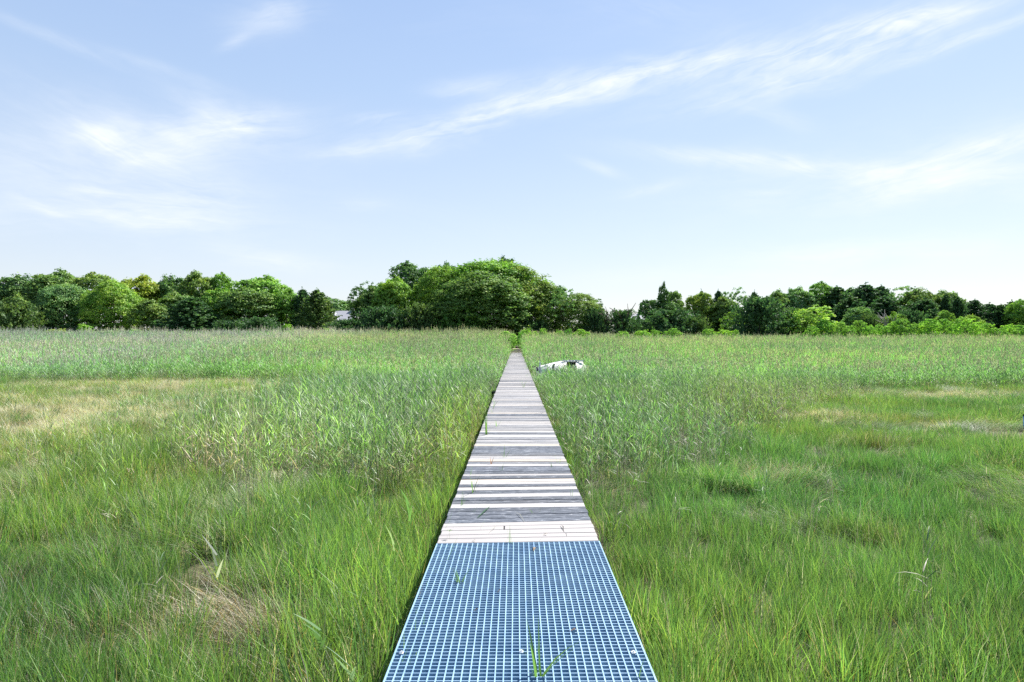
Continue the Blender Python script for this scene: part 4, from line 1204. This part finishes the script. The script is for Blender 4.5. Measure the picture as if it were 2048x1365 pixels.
# ------------------------------------------------------------------ sprouts and bits on the deck
SG = np.array([(.13, .28, .06), (.17, .33, .07)])
def sprout(px, py, h, n, label, wd=.006, lean=.15, dry=False, z=DECK):
    d = (EYE - z) * F / (py - HY); q = at(px, py, d)
    base = np.zeros((n, 3)); base[:, 0] = rng.normal(0, .006, n); base[:, 2] = -.05
    dr = rng.uniform(0, 6.28, n)
    c = np.tile(np.array([[.34, .16, .09]]), (n, 1)) if dry else pick(SG, n)
    v, f, cc = blade_set(base, dr, h * rng.uniform(.65, 1.1, n) + .04, np.full(n, wd), np.abs(rng.normal(lean, .12, n)), rng.uniform(.1, .6, n), c * .8, c, 4)
    o = link_mesh('grass_sprout', np_mesh('grass_sprout', v, f, cc, M_SPROUT)); o.location = q
    tag(o, label, 'grass sprout', 'grass sprouts growing up through the walkway')
sprout(1076, 1350, .30, 7, 'tall green sprout coming through the middle of the grating at the bottom of the photo', .014, .38)
sprout(1280, 1355, .13, 2, 'single broad blade near the right edge of the grating', .012, .05)
sprout(920, 1164, .12, 6, 'green sprout in the upper left part of the grating', .010, .3)
sprout(1018, 1086, .15, 2, 'upright thin blade at the seam between pale planks and grating', .006, .03)
sprout(1024, 1086, .11, 2, 'short blade right at the seam beside the upright thin blade', .007, .1)
sprout(1008, 1086, .16, 1, 'hair-thin leaning blade left of the upright blade at the seam', .003, .45)
sprout(1070, 1087, .12, 2, 'thin slanting blades right of the middle at the grating seam', .003, .4)
sprout(945, 985, .20, 6, 'bright green sprout on the left half of the planks', .011, .15)
sprout(973, 870, .42, 6, 'tall bright sprout at the left edge of the planks, farther along', .016, .15)
sprout(922, 1012, .16, 3, 'faint sprout near the left edge above the dark planks', .005, .1)
sprout(1105, 1025, .15, 3, 'single green blade on the dark planks, right half', .006, .1)
sprout(1072, 1027, .10, 3, 'short curved sprout on the dark planks right of the middle', .007, .5)
sprout(1008, 915, .20, 3, 'green sprout in the middle distance left of the planks centre', .008, .3)
sprout(1143, 993, .14, 2, 'thin blade near the right edge of the planks', .005, .1)
sprout(982, 928, .14, 3, 'rusty brown sprout on a pale plank', .010, .4, True)
sprout(1105, 935, .10, 3, 'tiny sprout right half of the planks beyond the rusty one', .008, .3)
sprout(1118, 926, .12, 3, 'tiny yellow-green sprout by the right edge beyond the rusty one', .006, .3)
sprout(1004, 942, .10, 3, 'tiny faint sprout just beyond the rusty brown sprout', .006, .3)
sprout(993, 853, .22, 4, 'dark small sprout left of centre far along the planks', .009, .4)
sprout(1047, 775, .35, 4, 'far sprout in the middle of the planks near the wrecked boat', .012, .3)
# little sedge with an umbrella of leaves
d = EYE_D / (1078 - HY); q = at(899, 1078, d)
m_ = 11; dr = np.linspace(0, 6.28, m_); c = pick(SG, m_) * .7
top_ = np.zeros((m_, 3)); top_[:, 2] = .055
v1 = blade_set(top_, dr, np.full(m_, .035), np.full(m_, .006), np.full(m_, 1.0), np.full(m_, .6), c, c, 2)
v2 = blade_set(np.zeros((1, 3)), np.zeros(1), np.full(1, .056), np.full(1, .003), np.zeros(1), np.zeros(1), c[:1], c[:1], 2)
v, f, cc = merge([v1, v2])
o = link_mesh('sedge_seedling', np_mesh('sedge_seedling', v, f, cc, M_SPROUT)); o.location = q
tag(o, 'tiny umbrella shaped sedge seedling on the left of the pale planks', 'seedling')
# blades lying on the boards and dry leaf bits
def lying(px0, py0, px1, py1, wd, c, label, name='fallen_blade', z=DECK + .006):
    a = at(px0, py0, (EYE - z) * F / (py0 - HY)); b_ = at(px1, py1, (EYE - z) * F / (py1 - HY))
    d_ = b_ - a; s_ = Vector((-d_.y, d_.x, 0)).normalized() * wd / 2; mid = (a + b_) / 2 + Vector((.01, 0, .008))
    m = MB(); up = Vector((0, 0, .004))
    m.add([a - s_ * .4, a + s_ * .4, mid + s_ + up, mid - s_ + up, b_], [(0, 1, 2, 3), (3, 2, 4)], c)
    o = m.build(name, M_SPROUT)
    tag(o, label, 'fallen blade' if 'blade' in name else 'dry leaf', 'bits fallen on the walkway')
lying(955, 1036, 981, 1012, .016, (.05, .13, .06), 'dark green blade lying aslant on the dark planks, left of the middle')
lying(1049, 1044, 1028, 1022, .005, (.40, .40, .34), 'pale straw lying aslant on the dark planks, middle')
lying(1127, 1061, 1120, 1050, .010, (.05, .05, .05), 'short black twig on the right of the pale planks', 'dry_leaf')
lying(994, 1186, 1001, 1180, .008, (.12, .09, .06), 'small dark leaf bit on the left half of the grating', 'dry_leaf')
lying(944, 1083, 951, 1083, .018, (.30, .26, .22), 'pale brown leaf bit low on the left of the pale planks', 'dry_leaf', DECK + .004)
lying(1087, 1070, 1094, 1069, .016, (.30, .26, .24), 'small grey leaf bit right of the middle of the pale planks', 'dry_leaf')
lying(1141, 1262, 1152, 1262, .026, (.22, .15, .11), 'brown leaf scrap caught in the right half of the grating', 'dry_leaf', DECK + .003)
lying(948, 1223, 954, 1220, .010, (.12, .09, .06), 'dark crumb left of the middle of the grating', 'dry_leaf', DECK + .003)
lying(978, 1066, 994, 1050, .004, (.45, .43, .36), 'hair-thin straw on the pale planks left of the middle')
lying(1066, 1095, 1067, 1103, .02, (.36, .25, .14), 'curled tan leaf at the top edge of the grating, right of centre', 'dry_leaf', DECK + .003)

# big pale reed leaves that stand out of the near grass
def bigreed(px, py, d, h, n, label, c, wd=.02, lean=.7):
    d = (EYE - h) * F / (py - HY); q = at(px, py, d)
    base = np.tile(np.array([[0, 0, h]]), (n, 1)) * np.linspace(.7, 1, n)[:, None]
    dr = np.linspace(-.75, -2.4, n) + rng.normal(0, .12, n)
    cc_ = np.tile(np.array([c]), (n, 1)) * rng.uniform(.85, 1.1, (n, 1))
    v1 = blade_set(base, dr, np.full(n, .2), np.full(n, wd), np.full(n, lean), rng.uniform(0, .3, n), cc_, cc_ * 1.05, 4)
    s_ = np.array([[.2, .26, .12]])
    v2 = blade_set(np.zeros((1, 3)), np.zeros(1), np.array([h + .05]), np.array([.007]), np.array([.03]), np.array([.02]), s_, s_, 3, .5)
    v, f, c_ = merge([v1, v2])
    root = link_mesh('reed_plant', np_mesh('reed_plant', v, f, c_, M_SPROUT)); root.location = (q.x, d, q.z - h)
    tag(root, label, 'reed', 'single reeds standing out of the near grass')
bigreed(432, 1112, 6.3, .52, 3, 'reed with two whitish leaves spread like a V in the left grass', (.62, .66, .58), .022, .55)
bigreed(640, 1262, 4.4, .46, 5, 'broad leaved reed near the bottom, left of the grating', (.14, .27, .10), .024, .8)
bigreed(700, 1335, 4.0, .42, 4, 'low bluish reed by the bottom edge left of the grating', (.20, .30, .20), .024, .7)
bigreed(788, 1090, 6.2, .5, 4, 'reed with a pale leaf standing left of the pale planks', (.24, .32, .19), .015, .4)
bigreed(818, 1010, 7.8, .6, 6, 'leafy reed left of the dark planks', (.12, .24, .08), .017, .5)
print('objects', len(scene.objects))
